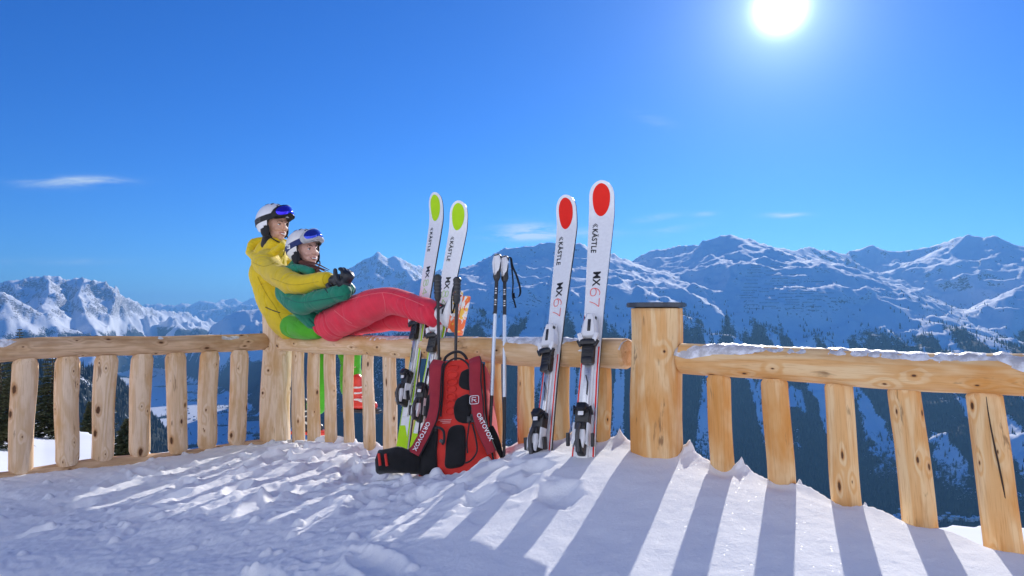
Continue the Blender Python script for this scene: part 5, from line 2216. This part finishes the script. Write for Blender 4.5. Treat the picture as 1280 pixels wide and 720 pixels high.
def face_bits(root, H, k, skin_lip, female=False):
    def loc(c):
        return H @ Vector([q * k for q in c])
    R = H.to_3x3().to_4x4()
    for s in (-1, 1):
        bm = bmesh.new()
        ball(bm, loc((s * .031, .0755, .004)), (.0125 * k, .010 * k, .0062 * k), R, 12)
        e = bm_part('eye', bm, EYE, root, world=True)
        bm = bmesh.new()
        ball(bm, loc((s * .031, .0835, .004)), (.0055 * k, .004 * k, .0055 * k), R, 10)
        bm_part('iris', bm, IRIS, e, world=True)
        bm = bmesh.new()
        tube(bm, spline([loc((s * .012, .096, .022)), loc((s * .030, .093, .029)), loc((s * .048, .076, .022))], 5), [.0022 * k] * 11, 6)
        bm_part('eyebrow', bm, BROW_M, root, world=True)
        bm = bmesh.new()
        tube(bm, spline([loc((s * .018, .084, .008)), loc((s * .031, .089, .012)), loc((s * .044, .080, .007))], 5), [.0016 * k] * 11, 6)
        bm_part('eyelid', bm, BROW_M, root, world=True)
    up = [(-.027, .080, -.054), (-.014, .094, -.0555), (0, .0985, -.0565), (.014, .094, -.0555), (.027, .080, -.054)]
    lo = [(-.025, .080, -.058), (-.013, .092, -.069), (0, .096, -.073), (.013, .092, -.069), (.025, .080, -.058)]
    bm = bmesh.new()
    tube(bm, spline([loc(p) for p in up], 5), .0028 * k, 6)
    tube(bm, spline([loc(p) for p in lo], 5), .0033 * k, 6)
    bm_part('lips', bm, skin_lip, root, world=True)
    bm = bmesh.new()
    tube(bm, spline([loc((x * .86, y - .001, (a + b2) / 2)) for (x, y, a), (_, _, b2) in zip(up, lo)], 5), [.0025 * k, .0035 * k] + [.0050 * k] * 17 + [.0035 * k, .0025 * k], 8)
    bm_part('teeth', bm, TEETH, root, world=True)


def helmet(root, H, k, shell_mat, band_mat, lens_mat, frame_mat, badge_mat):
    """open-face ski helmet with goggles pushed up on its brow; own frame H"""
    M = H @ Matrix.Scale(k, 4)
    bm = bmesh.new()
    bmesh.ops.create_uvsphere(bm, u_segments=56, v_segments=36, radius=1.0)
    for v in bm.verts:
        x, y, z = v.co
        v.co = Vector((x * .108, y * .132 - .012, z * .125 + .022))
        if y < 0:
            v.co.y *= 1.02
    # face opening and neck line
    kill = []
    for f in bm.faces:
        c = f.calc_center_median()
        if c.z < -.062 - .3 * (c.y < -.02) * (0):
            kill.append(f)
        elif c.y > .028 - .22 * (c.z + .0) * 0 and c.z < .052:
            kill.append(f)
        elif c.y > -.005 and c.z < -.012:
            kill.append(f)
    bmesh.ops.delete(bm, geom=kill, context='FACES')
    bmesh.ops.solidify(bm, geom=bm.faces[:], thickness=0.014)
    bm.transform(M)
    sh = bm_part('helmet', bm, shell_mat, root, world=True, auto=0.9)
    # vents: small dark slots over the crown
    for (vx, vy) in ((-.03, .05), (.03, .05), (-.032, .0), (.032, .0), (-.03, -.05), (.03, -.05), (0, .03), (0, -.03)):
        vz = .125 * math.sqrt(max(0, 1 - (vx / .108) ** 2 - ((vy + .012) / .132) ** 2)) + .022
        b = bmesh.new()
        nrm = Vector((vx / .108 ** 2, (vy + .012) / .132 ** 2, (vz - .022) / .125 ** 2)).normalized()
        Rm = nrm.to_track_quat('Z', 'Y').to_matrix().to_4x4()
        box(b, (vx, vy, vz), (.011, .026, .005), Rm, .002)
        b.transform(M)
        bm_part('vent', b, PADB, sh, world=True)
    # lining and ear pads
    b = bmesh.new()
    for s in (-1, 1):
        ball(b, (s * .086, .002, -.040), (.014, .042, .050), None, 16)
    tube(b, spline([(-.086, .020, -.060), (-.078, .050, -.088), (-.040, .078, -.114), (0, .086, -.122), (.040, .078, -.114), (.078, .050, -.088), (.086, .020, -.060)], 5), .0045, 8)
    tube(b, spline([(-.094, .022, -.01), (-.090, .032, .035), (-.066, .082, .052), (0, .106, .056), (.066, .082, .052), (.090, .032, .035), (.094, .022, -.01)], 6), .008, 8)
    b.transform(M)
    bm_part('ear_pads', b, PADB, sh, world=True)
    # strap band round the shell, from the goggles back and down
    b = bmesh.new()
    prev = None
    n = 44
    for i in range(n + 1):
        a = math.radians(38) + math.radians(284) * i / n       # from front right round the back to front left
        ca, sa = math.sin(a), math.cos(a)
        t = (1 - sa) / 2                                        # 0 at front, 1 at back
        zc = .078 - .092 * t
        row = []
        for u in (-1, -.9, .9, 1):
            z = zc + .021 * u
            q = (z - .022) / .125
            rxy = math.sqrt(max(0.02, 1 - q * q))
            lift = 1.035 if abs(u) < 1 else .99
            row.append(b.verts.new((ca * .108 * rxy * lift, sa * .134 * rxy * lift - .013, .022 + (z - .022) * lift)))
        if prev:
            for k2 in range(3):
                b.faces.new((prev[k2], prev[k2 + 1], row[k2 + 1], row[k2]))
        prev = row
    b.transform(M)
    gg = bm_part('goggles', b, band_mat, root, world=True, auto=1.2)
    # badge on the band at either side
    for s in (-1, 1):
        b = bmesh.new()
        a = math.radians(98)
        zc = .078 - .092 * (1 - math.cos(a)) / 2
        q = (zc - .022) / .125
        rxy = math.sqrt(1 - q * q)
        Rm = Matrix.Rotation(s * math.pi / 2, 4, 'Z') @ Matrix.Rotation(0, 4, 'X')
        box(b, (s * math.sin(a) * .108 * rxy * 1.045, math.cos(a) * .134 * rxy - .013, zc), (.004, .030, .028), Matrix.Rotation(s * -.05, 4, 'Z'), .001)
        b.transform(M)
        bg = bm_part('band_badge', b, badge_mat, gg, world=True)
        b = bmesh.new()
        X = s * (math.sin(a) * .108 * rxy * 1.045 + .003)
        Yc, Zc = math.cos(a) * .134 * rxy - .013, zc
        tube(b, [(X, Yc - .007, Zc - .008), (X, Yc - .007, Zc + .008), (X, Yc + .006, Zc + .008), (X, Yc + .006, Zc), (X, Yc - .007, Zc), (X, Yc + .007, Zc - .008)], .0015, 5)
        b.transform(M)
        bm_part('badge_mark', b, band_mat, bg, world=True)
    # frame and lens, tilted on the brow of the helmet
    T = Matrix.Translation((0, .090, .082)) @ Matrix.Rotation(math.radians(36), 4, 'X')
    def lens_pts(sx, sz, yoff, n=40, curve=.052):
        out = []
        for i in range(n):
            a = 2 * math.pi * i / n
            ca, sa = math.cos(a), math.sin(a)
            x = sx * math.copysign(abs(ca) ** .62, ca)
            z = sz * math.copysign(abs(sa) ** .72, sa)
            if sa < 0:
                z *= 1 - .30 * math.exp(-(x / .018) ** 2)
            out.append(Vector((x, yoff - curve * (x / .085) ** 2, z)))
        return out
    b = bmesh.new()
    a0, a1, a2, a3 = lens_pts(.086, .044, .010), lens_pts(.090, .047, .034), lens_pts(.084, .041, .046), lens_pts(.079, .036, .046)
    rings = [[b.verts.new(p) for p in r] for r in (a0, a1, a2, a3)]
    for r0, r1 in zip(rings[:-1], rings[1:]):
        for k2 in range(len(r0)):
            b.faces.new((r0[k2], r0[(k2 + 1) % len(r0)], r1[(k2 + 1) % len(r0)], r1[k2]))
    bmesh.ops.solidify(b, geom=b.faces[:], thickness=.003)
    b.transform(M @ T)
    bm_part('goggle_frame', b, frame_mat, gg, world=True, auto=1.0)
    b = bmesh.new()
    prev = None
    for f, dy in ((1.0, .044), (.8, .049), (.55, .053), (.28, .055), (.05, .0555)):
        r = []
        for p in lens_pts(.081, .038, 0):
            x, z = p.x * f, p.z * f
            r.append(b.verts.new((x, dy - .052 * (x / .085) ** 2, z)))
        if prev:
            for k2 in range(len(r)):
                b.faces.new((prev[k2], prev[(k2 + 1) % len(r)], r[(k2 + 1) % len(r)], r[k2]))
        prev = r
    b.faces.new(prev)
    b.transform(M @ T)
    bm_part('goggle_lens', b, lens_mat, gg, world=True, auto=1.2)
    return sh


def glove_hand(name, root, wrist, palm_dir, back_dir, size=1.0, curl=0.9, mat=None, thumb_side=1):
    """gloved hand: palm, four separate bent fingers and a thumb; palm_dir points along the hand, back_dir out of its back"""
    d = Vector(palm_dir).normalized()
    bk = Vector(back_dir)
    bk = (bk - d * bk.dot(d)).normalized()
    s = d.cross(bk).normalized() * thumb_side
    w = Vector(wrist)
    bm = bmesh.new()
    k = size
    limb(bm, [w - d * .02 * k, w + d * .03 * k], [.036 * k, .036 * k])
    limb(bm, [w + d * .03 * k, w + d * .085 * k], [.034 * k, .040 * k], flat=.72)
    for i, (o, l, r) in enumerate(((.030, .072, .0125), (.010, .080, .0130), (-.011, .076, .0125), (-.031, .062, .0115))):
        r *= 1.06
        b0 = w + d * .090 * k + s * o * k + bk * .006 * k
        c = curl * (1 + .08 * i)
        p = [b0]
        ang = 0.25 * c
        for seg in (.42, .33, .25):
            ang += 0.62 * c
            p.append(p[-1] + (d * math.cos(ang) - bk * math.sin(ang)) * l * seg * k)
        limb(bm, p, [r * k * 1.12, r * k, r * k * .95, r * k * .85], n=12, sub=4)
    t0 = w + d * .035 * k + s * .034 * k
    limb(bm, [t0, t0 + (s * .55 + d * .6 - bk * .3) * .045 * k, t0 + (s * .45 + d * 1.15 - bk * .75) * .062 * k], [.019 * k, .016 * k, .013 * k], n=12, sub=4)
    return fuse(name, bm, .004, mat or GLOVE, root, 2)


def cloth(seed, d, big=.010, crease=.006, bs=5.5, cs=9.0, st=1.8):
    """broad soft folds plus sparse sharp creases running roughly along d"""
    d = Vector(d).normalized()
    a, b = frame_from(d)
    A = np.array([a, b, d])

    def f(P_, N_):
        L = P_ @ A.T
        u, v, w = L[:, 0], L[:, 1], L[:, 2]
        q = u * .8 + v * .6
        n = perlin(q * bs / st + 7, w * bs + 1.1 * perlin(q * 3, w * 3, seed + 2), seed)
        out = big * n
        for k, (ang, sc) in enumerate(((.5, 1.0), (-.7, 1.25), (.1, 1.9))):
            ca, sa = math.cos(ang), math.sin(ang)
            s1, s2 = q * ca + w * sa, -q * sa + w * ca
            m = perlin(s1 * cs * .55 * sc, s2 * cs * 1.0 * sc + .8 * perlin(s1 * 6, s2 * 6, seed + 5 + k), seed + 11 * k + 3)
            mask = sstep(0.0, 0.30, perlin(q * 5 + 3 * k, w * 5, seed + 31 + k))
            out = out - crease / sc * (np.exp(-(m / .11) ** 2) - .35 * np.exp(-((m - .22) / .12) ** 2)) * mask
        return out
    return f


def stitch(name, target, pts, r, mat, parent, n=6, lift=.001):
    """a seam or zip laid on the surface of target through world points"""
    from mathutils.bvhtree import BVHTree
    me = target.data
    Wm = WM[target.name]
    bvh = BVHTree.FromPolygons([Wm @ v.co for v in me.vertices], [tuple(p.vertices) for p in me.polygons])
    out = []
    for p in spline(pts, n):
        rd = (p - Vector((0, 0, CAMZ))).normalized()
        h = bvh.ray_cast(Vector((0, 0, CAMZ)), rd)
        if h[0] is None:
            h = bvh.find_nearest(p)
        out.append(h[0] + h[1] * lift)
    b = bmesh.new()
    tube(b, out, r, 6)
    return bm_part(name, b, mat, parent, world=True)


def make_people():
    # ================= the man
    seat = Q(368, 421, 0.0)
    man = thing('person', 'person in mustard jacket and green trousers sitting on the rail, hugging the other from behind', 'person', (seat.x, seat.y, seat.z))
    Hc = Q(343.5, 281, 0.03)
    Hm = head_frame(Hc, (.88, -.46, -.10), (-.02, -.05, 1))
    body = bmesh.new()
    add_head(body, Hm, 1.0)
    limb(body, [Hm @ Vector((0, -.01, -.08)), Q(338, 308, 0.01)], [.052, .058])
    limb(body, [Q(338, 316, 0), Q(338, 345, 0), Q(352, 380, 0), Q(368, 405, 0)], [.085, .105, .10, .105])
    ARM_N = [Q(331, 329, .13), Q(366, 353, .24), Q(408, 350, .20)]
    ARM_F = [Q(348, 328, -.15), Q(385, 352, -.22), Q(424, 362, -.08)]
    limb(body, ARM_N, [.05, .04, .03])
    limb(body, ARM_F, [.05, .04, .03])
    LEG1 = [Q(372, 409, -.04), Q(432, 427, -.20), Q(441, 490, -.24)]
    LEG2 = [Q(366, 409, -.06), Q(405, 432, -.28), Q(394, 512, -.28)]
    limb(body, LEG1, [.07, .05, .04])
    limb(body, LEG2, [.07, .05, .04])
    fuse('body', body, .0042, SKIN, man, 2)
    nk = bmesh.new()
    limb(nk, [Hm @ Vector((0, -.030, -.045)), Hm @ Vector((0, -.026, -.100)), Q(337, 312, 0.01)], [.064, .066, .072])
    fuse('neck_warmer', nk, .005, PADB, man, 2)
    face_bits(man, Hm, 1.0, LIP)
    helmet(man, Hm, 1.06, HEL, BLKB, LENS_M, P_BLACK, P_GREYD)
    # jacket
    j = bmesh.new()
    limb(j, [Q(337, 318, 0), Q(336, 340, .0), Q(343, 366, 0), Q(358, 395, 0), Q(366, 405, 0)], [.115, .142, .135, .135, .125])
    limb(j, [Q(334, 326, .10), Q(345, 322, -.12)], [.09, .09])
    limb(j, [Q(322, 345, .03), Q(330, 375, .03), Q(346, 404, .03)], [.05, .06, .05])
    limb(j, ARM_N[:2] + [ARM_N[2]], [.088, .068, .048])
    limb(j, [Q(338, 340, .12), Q(364, 360, .22)], [.07, .05])
    limb(j, ARM_F, [.085, .066, .048])
    # collar and hood lying on the back
    limb(j, [Q(342, 314, .02), Q(344, 306, .03)], [.088, .070])
    limb(j, [Q(313, 314, .06), Q(318, 305, .02), Q(330, 301, -.04)], [.030, .042, .034])
    limb(j, [Q(312, 315, .04), Q(322, 322, .10), Q(340, 318, .12)], [.028, .034, .036])
    limb(j, [Q(342, 316, .11), Q(352, 308, .10), Q(356, 302, .02)], [.034, .030, .026])
    jk = fuse('jacket', j, .0065, YEL, man, 4, cloth(3, (.5, -.5, .6)))
    SEAM_Y = fabric('mustard_seam', (.48, .34, .006), .8)
    stitch('seam', jk, [Q(316, 328, .1), Q(330, 333, .1), Q(346, 327, .1), Q(354, 318, .1)], .0022, SEAM_Y, man)
    stitch('seam', jk, [Q(322, 346, .1), Q(332, 366, .1), Q(344, 384, .1), Q(352, 400, .1)], .0022, SEAM_Y, man)
    stitch('sleeve_seam', jk, [Q(340, 348, .2), Q(366, 356, .2), Q(398, 352, .2)], .0020, SEAM_Y, man)
    stitch('pocket_zip', jk, [Q(332, 384, .1), Q(341, 388, .1), Q(350, 391, .1)], .0035, BLKB, man)
    stitch('zip', jk, [Q(357, 308, .1), Q(356, 313, .1), Q(354, 319, .1)], .003, BLKB, man)
    # jacket cuffs
    b = bmesh.new()
    cu = ARM_N[2]
    dd = (ARM_N[2] - ARM_N[1]).normalized()
    tube(b, [cu - dd * .015, cu + dd * .025], [.050, .047], 18)
    bm_part('cuff', b, YEL, man, world=True)
    # trousers
    t = bmesh.new()
    limb(t, [Q(366, 407, .05), Q(382, 411, .07), Q(398, 413, .05)], [.085, .075, .055])
    limb(t, [Q(374, 408, -.02), Q(405, 413, -.10), Q(432, 428, -.20), Q(438, 455, -.23), Q(440, 484, -.24)], [.10, .10, .082, .074, .078])
    limb(t, [Q(368, 408, -.05), Q(392, 418, -.20), Q(405, 434, -.28), Q(402, 470, -.28), Q(396, 506, -.28)], [.10, .095, .082, .074, .078])
    fuse('trousers', t, .0065, GRN, man, 4, cloth(21, (.3, -.3, 1)))

    def ski_boot(root, ankle, fwd, up, shell, trim, sole, k=1.0):
        f = Vector(fwd).normalized()
        u = Vector(up)
        u = (u - f * u.dot(f)).normalized()
        s = f.cross(u)
        M = Matrix((s, f, u)).transposed().to_4x4()
        M.translation = Vector(ankle)
        b = bmesh.new()
        limb(b, [(0, -.005, .10 * k), (0, .0, .0), (0, -.015, -.05 * k)], [.058 * k, .054 * k, .052 * k], n=20)
        limb(b, [(0, -.03 * k, -.065 * k), (0, .05 * k, -.060 * k), (0, .14 * k, -.075 * k)], [.048 * k, .050 * k, .036 * k], n=20, flat=.9)
        b.transform(M)
        bo = fuse('ski_boot', b, .006, shell, root, 3)
        b = bmesh.new()
        box(b, (0, .055 * k, -.115 * k), (.075 * k, .30 * k, .024 * k), bevel=.008)
        box(b, (0, .165 * k, -.100 * k), (.060 * k, .060 * k, .020 * k), bevel=.006)
        b.transform(M)
        bm_part('boot_sole', b, sole, bo, world=True)
        for q, (yy2, zz2, ww) in enumerate(((.055, .055, .050), (.050, .015, .048), (.070, -.030, .044), (.105, -.040, .040))):
            b = bmesh.new()
            pts = [(-ww * k, (yy2 - .055) * k, zz2 * k), (-ww * .75 * k, yy2 * .85 * k, zz2 * k), (0, (yy2 + .012) * k, (zz2 + .004) * k), (ww * .75 * k, yy2 * .85 * k, zz2 * k), (ww * k, (yy2 - .055) * k, zz2 * k)]
            tube(b, spline(pts, 4), .006 * k, 8)
            box(b, (ww * .95 * k, (yy2 - .035) * k, zz2 * k), (.012 * k, .034 * k, .014 * k), bevel=.003)
            b.transform(M)
            bm_part('boot_buckle', b, trim, bo, world=True)
        return bo
    BOOT_W = plain('boot_white', (.78, .77, .75), .3, .1, 60, .04)
    BOOT_K = plain('boot_black', (.03, .03, .035), .4, .2, 60, .1)
    BOOT_R = plain('boot_red', (.72, .05, .03), .35, .1, 60, .06)
    ski_boot(man, Q(444, 493, -.24), (.96, -.25, -.02), (0, 0, 1), BOOT_R, BOOT_W, BOOT_K, .95)
    ski_boot(man, Q(378, 522, -.28), (.97, -.2, 0), (0, 0, 1), BOOT_K, BOOT_W, BOOT_R, 1.0)

    # ================= the woman
    seat = Q(412, 421, 0.0)
    wo = thing('person', 'person in teal jacket and raspberry trousers lying back with legs stretched along the rail', 'person', (seat.x, seat.y, seat.z))
    Hc = Q(381.5, 313, 0.10)
    Hw = head_frame(Hc, (.84, -.54, .02), (-.12, -.02, 1))
    body = bmesh.new()
    add_head(body, Hw, .93, True)
    limb(body, [Hw @ Vector((0, -.015, -.07)), Q(374, 337, .06)], [.046, .050])
    limb(body, [Q(374, 345, .03), Q(384, 368, .02), Q(402, 395, .01), Q(412, 404, 0)], [.075, .085, .085, .095])
    WN = [Q(360, 350, .15), Q(372, 380, .22), Q(430, 365, .20)]
    WF = [Q(386, 346, -.08), Q(412, 372, -.12), Q(434, 362, .06)]
    limb(body, WN, [.042, .035, .027])
    limb(body, WF, [.042, .035, .027])
    L1 = [Q(420, 402, .08), Q(490, 378, .07), Q(545, 393, .05)]
    L2 = [Q(424, 404, -.07), Q(492, 397, -.09), Q(552, 401, -.06)]
    limb(body, L1, [.085, .055, .042])
    limb(body, L2, [.085, .055, .042])
    fuse('body', body, .0042, SKINW, wo, 2)
    nk = bmesh.new()
    limb(nk, [Hw @ Vector((0, -.030, -.045)), Hw @ Vector((0, -.026, -.095)), Q(374, 338, 0.05)], [.058, .060, .064])
    fuse('neck_warmer', nk, .005, PADB, wo, 2)
    face_bits(wo, Hw, .93, LIP, True)
    helmet(wo, Hw, .98, HELW, NAVY, LENS_W, P_WHITE, P_WHITE)
    b = bmesh.new()
    rr = random.Random(5)
    for i in range(26):
        a = Hw @ Vector((rr.uniform(.045, .075), rr.uniform(-.01, .03), -.07))
        e = Q(402 + rr.uniform(-6, 10), 345 + rr.uniform(-8, 8), .16 + rr.uniform(-.03, .03))
        mdl = (a + e) / 2 + Vector((rr.uniform(-.02, .02), rr.uniform(-.02, .02), rr.uniform(-.01, .02)))
        tube(b, spline([a, mdl, e], 4), [.007, .007, .006, .006, .006, .005, .004, .003, .002], 6)
    bm_part('hair', b, HAIRW, wo, world=True)
    j = bmesh.new()
    limb(j, [Q(373, 348, .03), Q(380, 365, .02), Q(392, 388, .01), Q(404, 402, .0)], [.110, .118, .112, .112])
    limb(j, [Q(362, 350, .12), Q(384, 347, -.07)], [.072, .072])
    limb(j, WN, [.080, .066, .046])
    limb(j, [Q(352, 356, .10), Q(356, 368, .14), Q(370, 384, .18)], [.045, .060, .052])
    limb(j, [Q(372, 384, .15), Q(392, 400, .09), Q(402, 406, .06)], [.055, .068, .050])
    limb(j, [Q(402, 380, .12), Q(432, 372, .10)], [.060, .035])
    limb(j, WF, [.076, .060, .046])
    limb(j, [Q(373, 340, .05), Q(375, 332, .07)], [.078, .062])
    limb(j, [Q(357, 337, .16), Q(372, 335, .19), Q(390, 340, .18)], [.026, .030, .026])
    jk = fuse('jacket', j, .0065, TEAL, wo, 4, cloth(43, (.6, -.6, .5)))
    SEAM_T = fabric('teal_seam', (.004, .11, .08), .8)
    stitch('seam', jk, [Q(356, 372, .2), Q(374, 378, .2), Q(400, 375, .2), Q(428, 370, .2)], .0022, SEAM_T, wo)
    stitch('zip', jk, [Q(392, 345, .2), Q(402, 356, .2), Q(410, 366, .2)], .003, BLKB, wo)
    stitch('hem', jk, [Q(386, 398, .2), Q(393, 406, .2), Q(400, 414, .2)], .004, SEAM_T, wo)
    t = bmesh.new()
    limb(t, [Q(417, 405, .07), Q(440, 393, .08), Q(468, 381, .08), Q(490, 376, .07), Q(518, 384, .06), Q(543, 393, .05)], [.108, .106, .092, .082, .072, .070], n=24)
    limb(t, [Q(420, 402, -.06), Q(455, 398, -.08), Q(490, 396, -.09), Q(525, 399, -.08), Q(550, 402, -.06)], [.115, .105, .085, .075, .074], n=24)
    limb(t, [Q(408, 404, .03), Q(416, 404, -.04)], [.095, .10])
    tr = fuse('trousers', t, .0065, PINK, wo, 4, cloth(61, (.7, -.7, .35), .009, .006))
    SEAM_P = fabric('trouser_seam', (.85, .16, .18), .8)
    stitch('pocket_zip', tr, [Q(418, 388, .2), Q(428, 396, .2), Q(440, 404, .2)], .0025, SEAM_P, wo)
    stitch('seam', tr, [Q(420, 380, .2), Q(450, 371, .2), Q(480, 366, .2), Q(505, 372, .2), Q(530, 382, .2)], .0018, SEAM_P, wo)
    stitch('seam', tr, [Q(478, 366, .2), Q(481, 378, .2), Q(482, 390, .2)], .0018, SEAM_P, wo)
    BOOT_O = None
    n = NT('boot_orange_print')
    c = n.coord('Object')
    v = n.noise(c, 16, 3, .6, .6)
    col = n.mix(n.ramp(v, .48, .52), (.80, .79, .74, 1), (.85, .16, .03, 1))
    col = n.mix(n.ramp(n.noise(c, 23, 2, .5, .3), .60, .63), col, (.90, .55, .06, 1))
    n.t.links.new(col, n.b.inputs['Base Color'])
    n.b.inputs['Roughness'].default_value = .35
    BOOT_O = n.m
    ax = (Q(575, 400, .03) - Q(545, 396, .03)).normalized()
    ski_boot(wo, Q(555, 394, .05), Vector((0, 0, 1)) * 1.0 + ax * .25, -ax, BOOT_W, BOOT_K, BOOT_O, .74)
    ski_boot(wo, Q(564, 398, -.07), Vector((0, 0, 1)) * 1.0 + ax * .30, -ax, BOOT_W, BOOT_K, BOOT_O, .74)
    # hands: his over hers
    glove_hand('glove', man, Q(407, 350, .20), (.88, -.35, -.05), (-.15, -.8, .6), 1.02, .95, GLOVE, 1)
    glove_hand('glove', man, Q(424, 362, -.02), (.5, -.85, .1), (.7, .3, .5), 1.0, .8, GLOVE, 1)
    glove_hand('glove', wo, Q(430, 363, .19), (.25, -.2, .90), (.65, -.75, .1), .98, .85, GLOVE, -1)
    glove_hand('glove', wo, Q(436, 360, .04), (-.35, -.75, .55), (.75, .1, .5), .96, .8, GLOVE, 1)


make_people()

# ------------------------------------------------------------------ young spruces on the slope beyond the left railing
def needle_material():
    n = NT('spruce_needles')
    c = n.coord('Object')
    col = n.mix(n.ramp(n.noise(c, 3.5, 4, .6), .35, .65), (.022, .038, .016, 1), (.085, .085, .030, 1))
    n.t.links.new(col, n.b.inputs['Base Color'])
    n.b.inputs['Roughness'].default_value = .7
    n.b.inputs['Transmission Weight'].default_value = 0
    return n.m


NEEDLE = needle_material()
BARK = plain('spruce_bark', (.10, .065, .045), .9, .6, 30, .3)


def spruce(px, py, D, H, seed, label, R0=0.33, snow=False):
    base = P(px, py, D)
    t = thing('spruce', label, 'tree', (base.x, base.y, base.z - .1))
    rr = random.Random(seed)
    b = bmesh.new()
    tube(b, [(0, 0, 0), (0.01 * H, 0, H * .35), (0.0, 0.01 * H, H * .7), (0, 0, H)], [H * .022, H * .016, H * .009, .004], 9)
    bm_part('trunk', b, BARK, t)
    V, Fc = [], []
    bb = bmesh.new()
    z = H * .05
    while z < H * .985:
        f = 1 - z / H
        R = H * R0 * (f ** .85) * rr.uniform(.8, 1.15) + .03
        nb = 7 if f > .3 else 5
        a0 = rr.uniform(0, 6.28)
        for k in range(nb):
            a = a0 + k * 6.283 / nb + rr.uniform(-.3, .3)
            L = R * rr.uniform(.7, 1.15)
            droop = .32 * (f + .2)
            dirh = Vector((math.cos(a), math.sin(a), 0))
            sd = Vector((-dirh.y, dirh.x, 0))
            pts = [Vector((0, 0, z)) + dirh * (L * s) + Vector((0, 0, -droop * L * math.sin(s * 2.2) + .12 * L * s * s)) for s in (0, .35, .7, 1)]
            tube(bb, pts, [.007 * H * f + .002, .005 * H * f + .002, .003, .0015], 4, cap=False)
            m = max(7, int(L / .026))
            for i in range(m):
                s = (i + rr.random()) / m
                s = .12 + .9 * s
                q = pts[0].lerp(pts[3], min(s, 1.03)) + Vector((0, 0, -droop * L * math.sin(s * 2.2) * .8 + .02))
                for side_ in (-1, 1, 0):
                    l = (.055 + .11 * (1 - abs(s - .45))) * (L / .6 + .35) * rr.uniform(.6, 1.2)
                    l = min(l, .24)
                    d = (dirh * rr.uniform(.45, 1.0) + sd * side_ * rr.uniform(.5, 1.1) + Vector((0, 0, rr.uniform(-.35, .25)))).normalized()
                    w = Vector((rr.uniform(-1, 1), rr.uniform(-1, 1), rr.uniform(-1, 1))).cross(d).normalized() * l * .13
                    n0 = len(V)
                    V += [q - w * .5, q + d * l * .5 - w, q + d * l, q + d * l * .5 + w]
                    Fc.append((n0, n0 + 1, n0 + 2, n0 + 3))
        z += H * rr.uniform(.030, .045)
    bm_part('branches', bb, BARK, t)['kind'] = 'stuff'
    me = mesh_np('crown', np.array([tuple(v) for v in V]), np.array(Fc), False)
    o = link('crown', me, parent=t, mat=NEEDLE, kind='stuff')
    return t


spruce(63, 538, 15.0, 1.95, 1, 'dense young spruce behind the left railing, between its first two balusters', .24)
spruce(-2, 545, 12.0, 1.5, 2, 'young spruce at the very left edge, behind the end of the railing', .27)
spruce(22, 500, 24.0, 2.6, 3, 'spruce standing farther down the slope, dark behind the leftmost baluster', .2)
spruce(112, 536, 19.0, 0.85, 4, 'small spruce poking out of the snowfield past the second baluster', .26)
spruce(160, 562, 12.0, 0.62, 5, 'smallest spruce, only a tuft at the edge of the snowfield', .5)
spruce(131, 556, 32.0, 5.2, 6, 'slender tall spruce whose tip shows just above the left rail', .10)
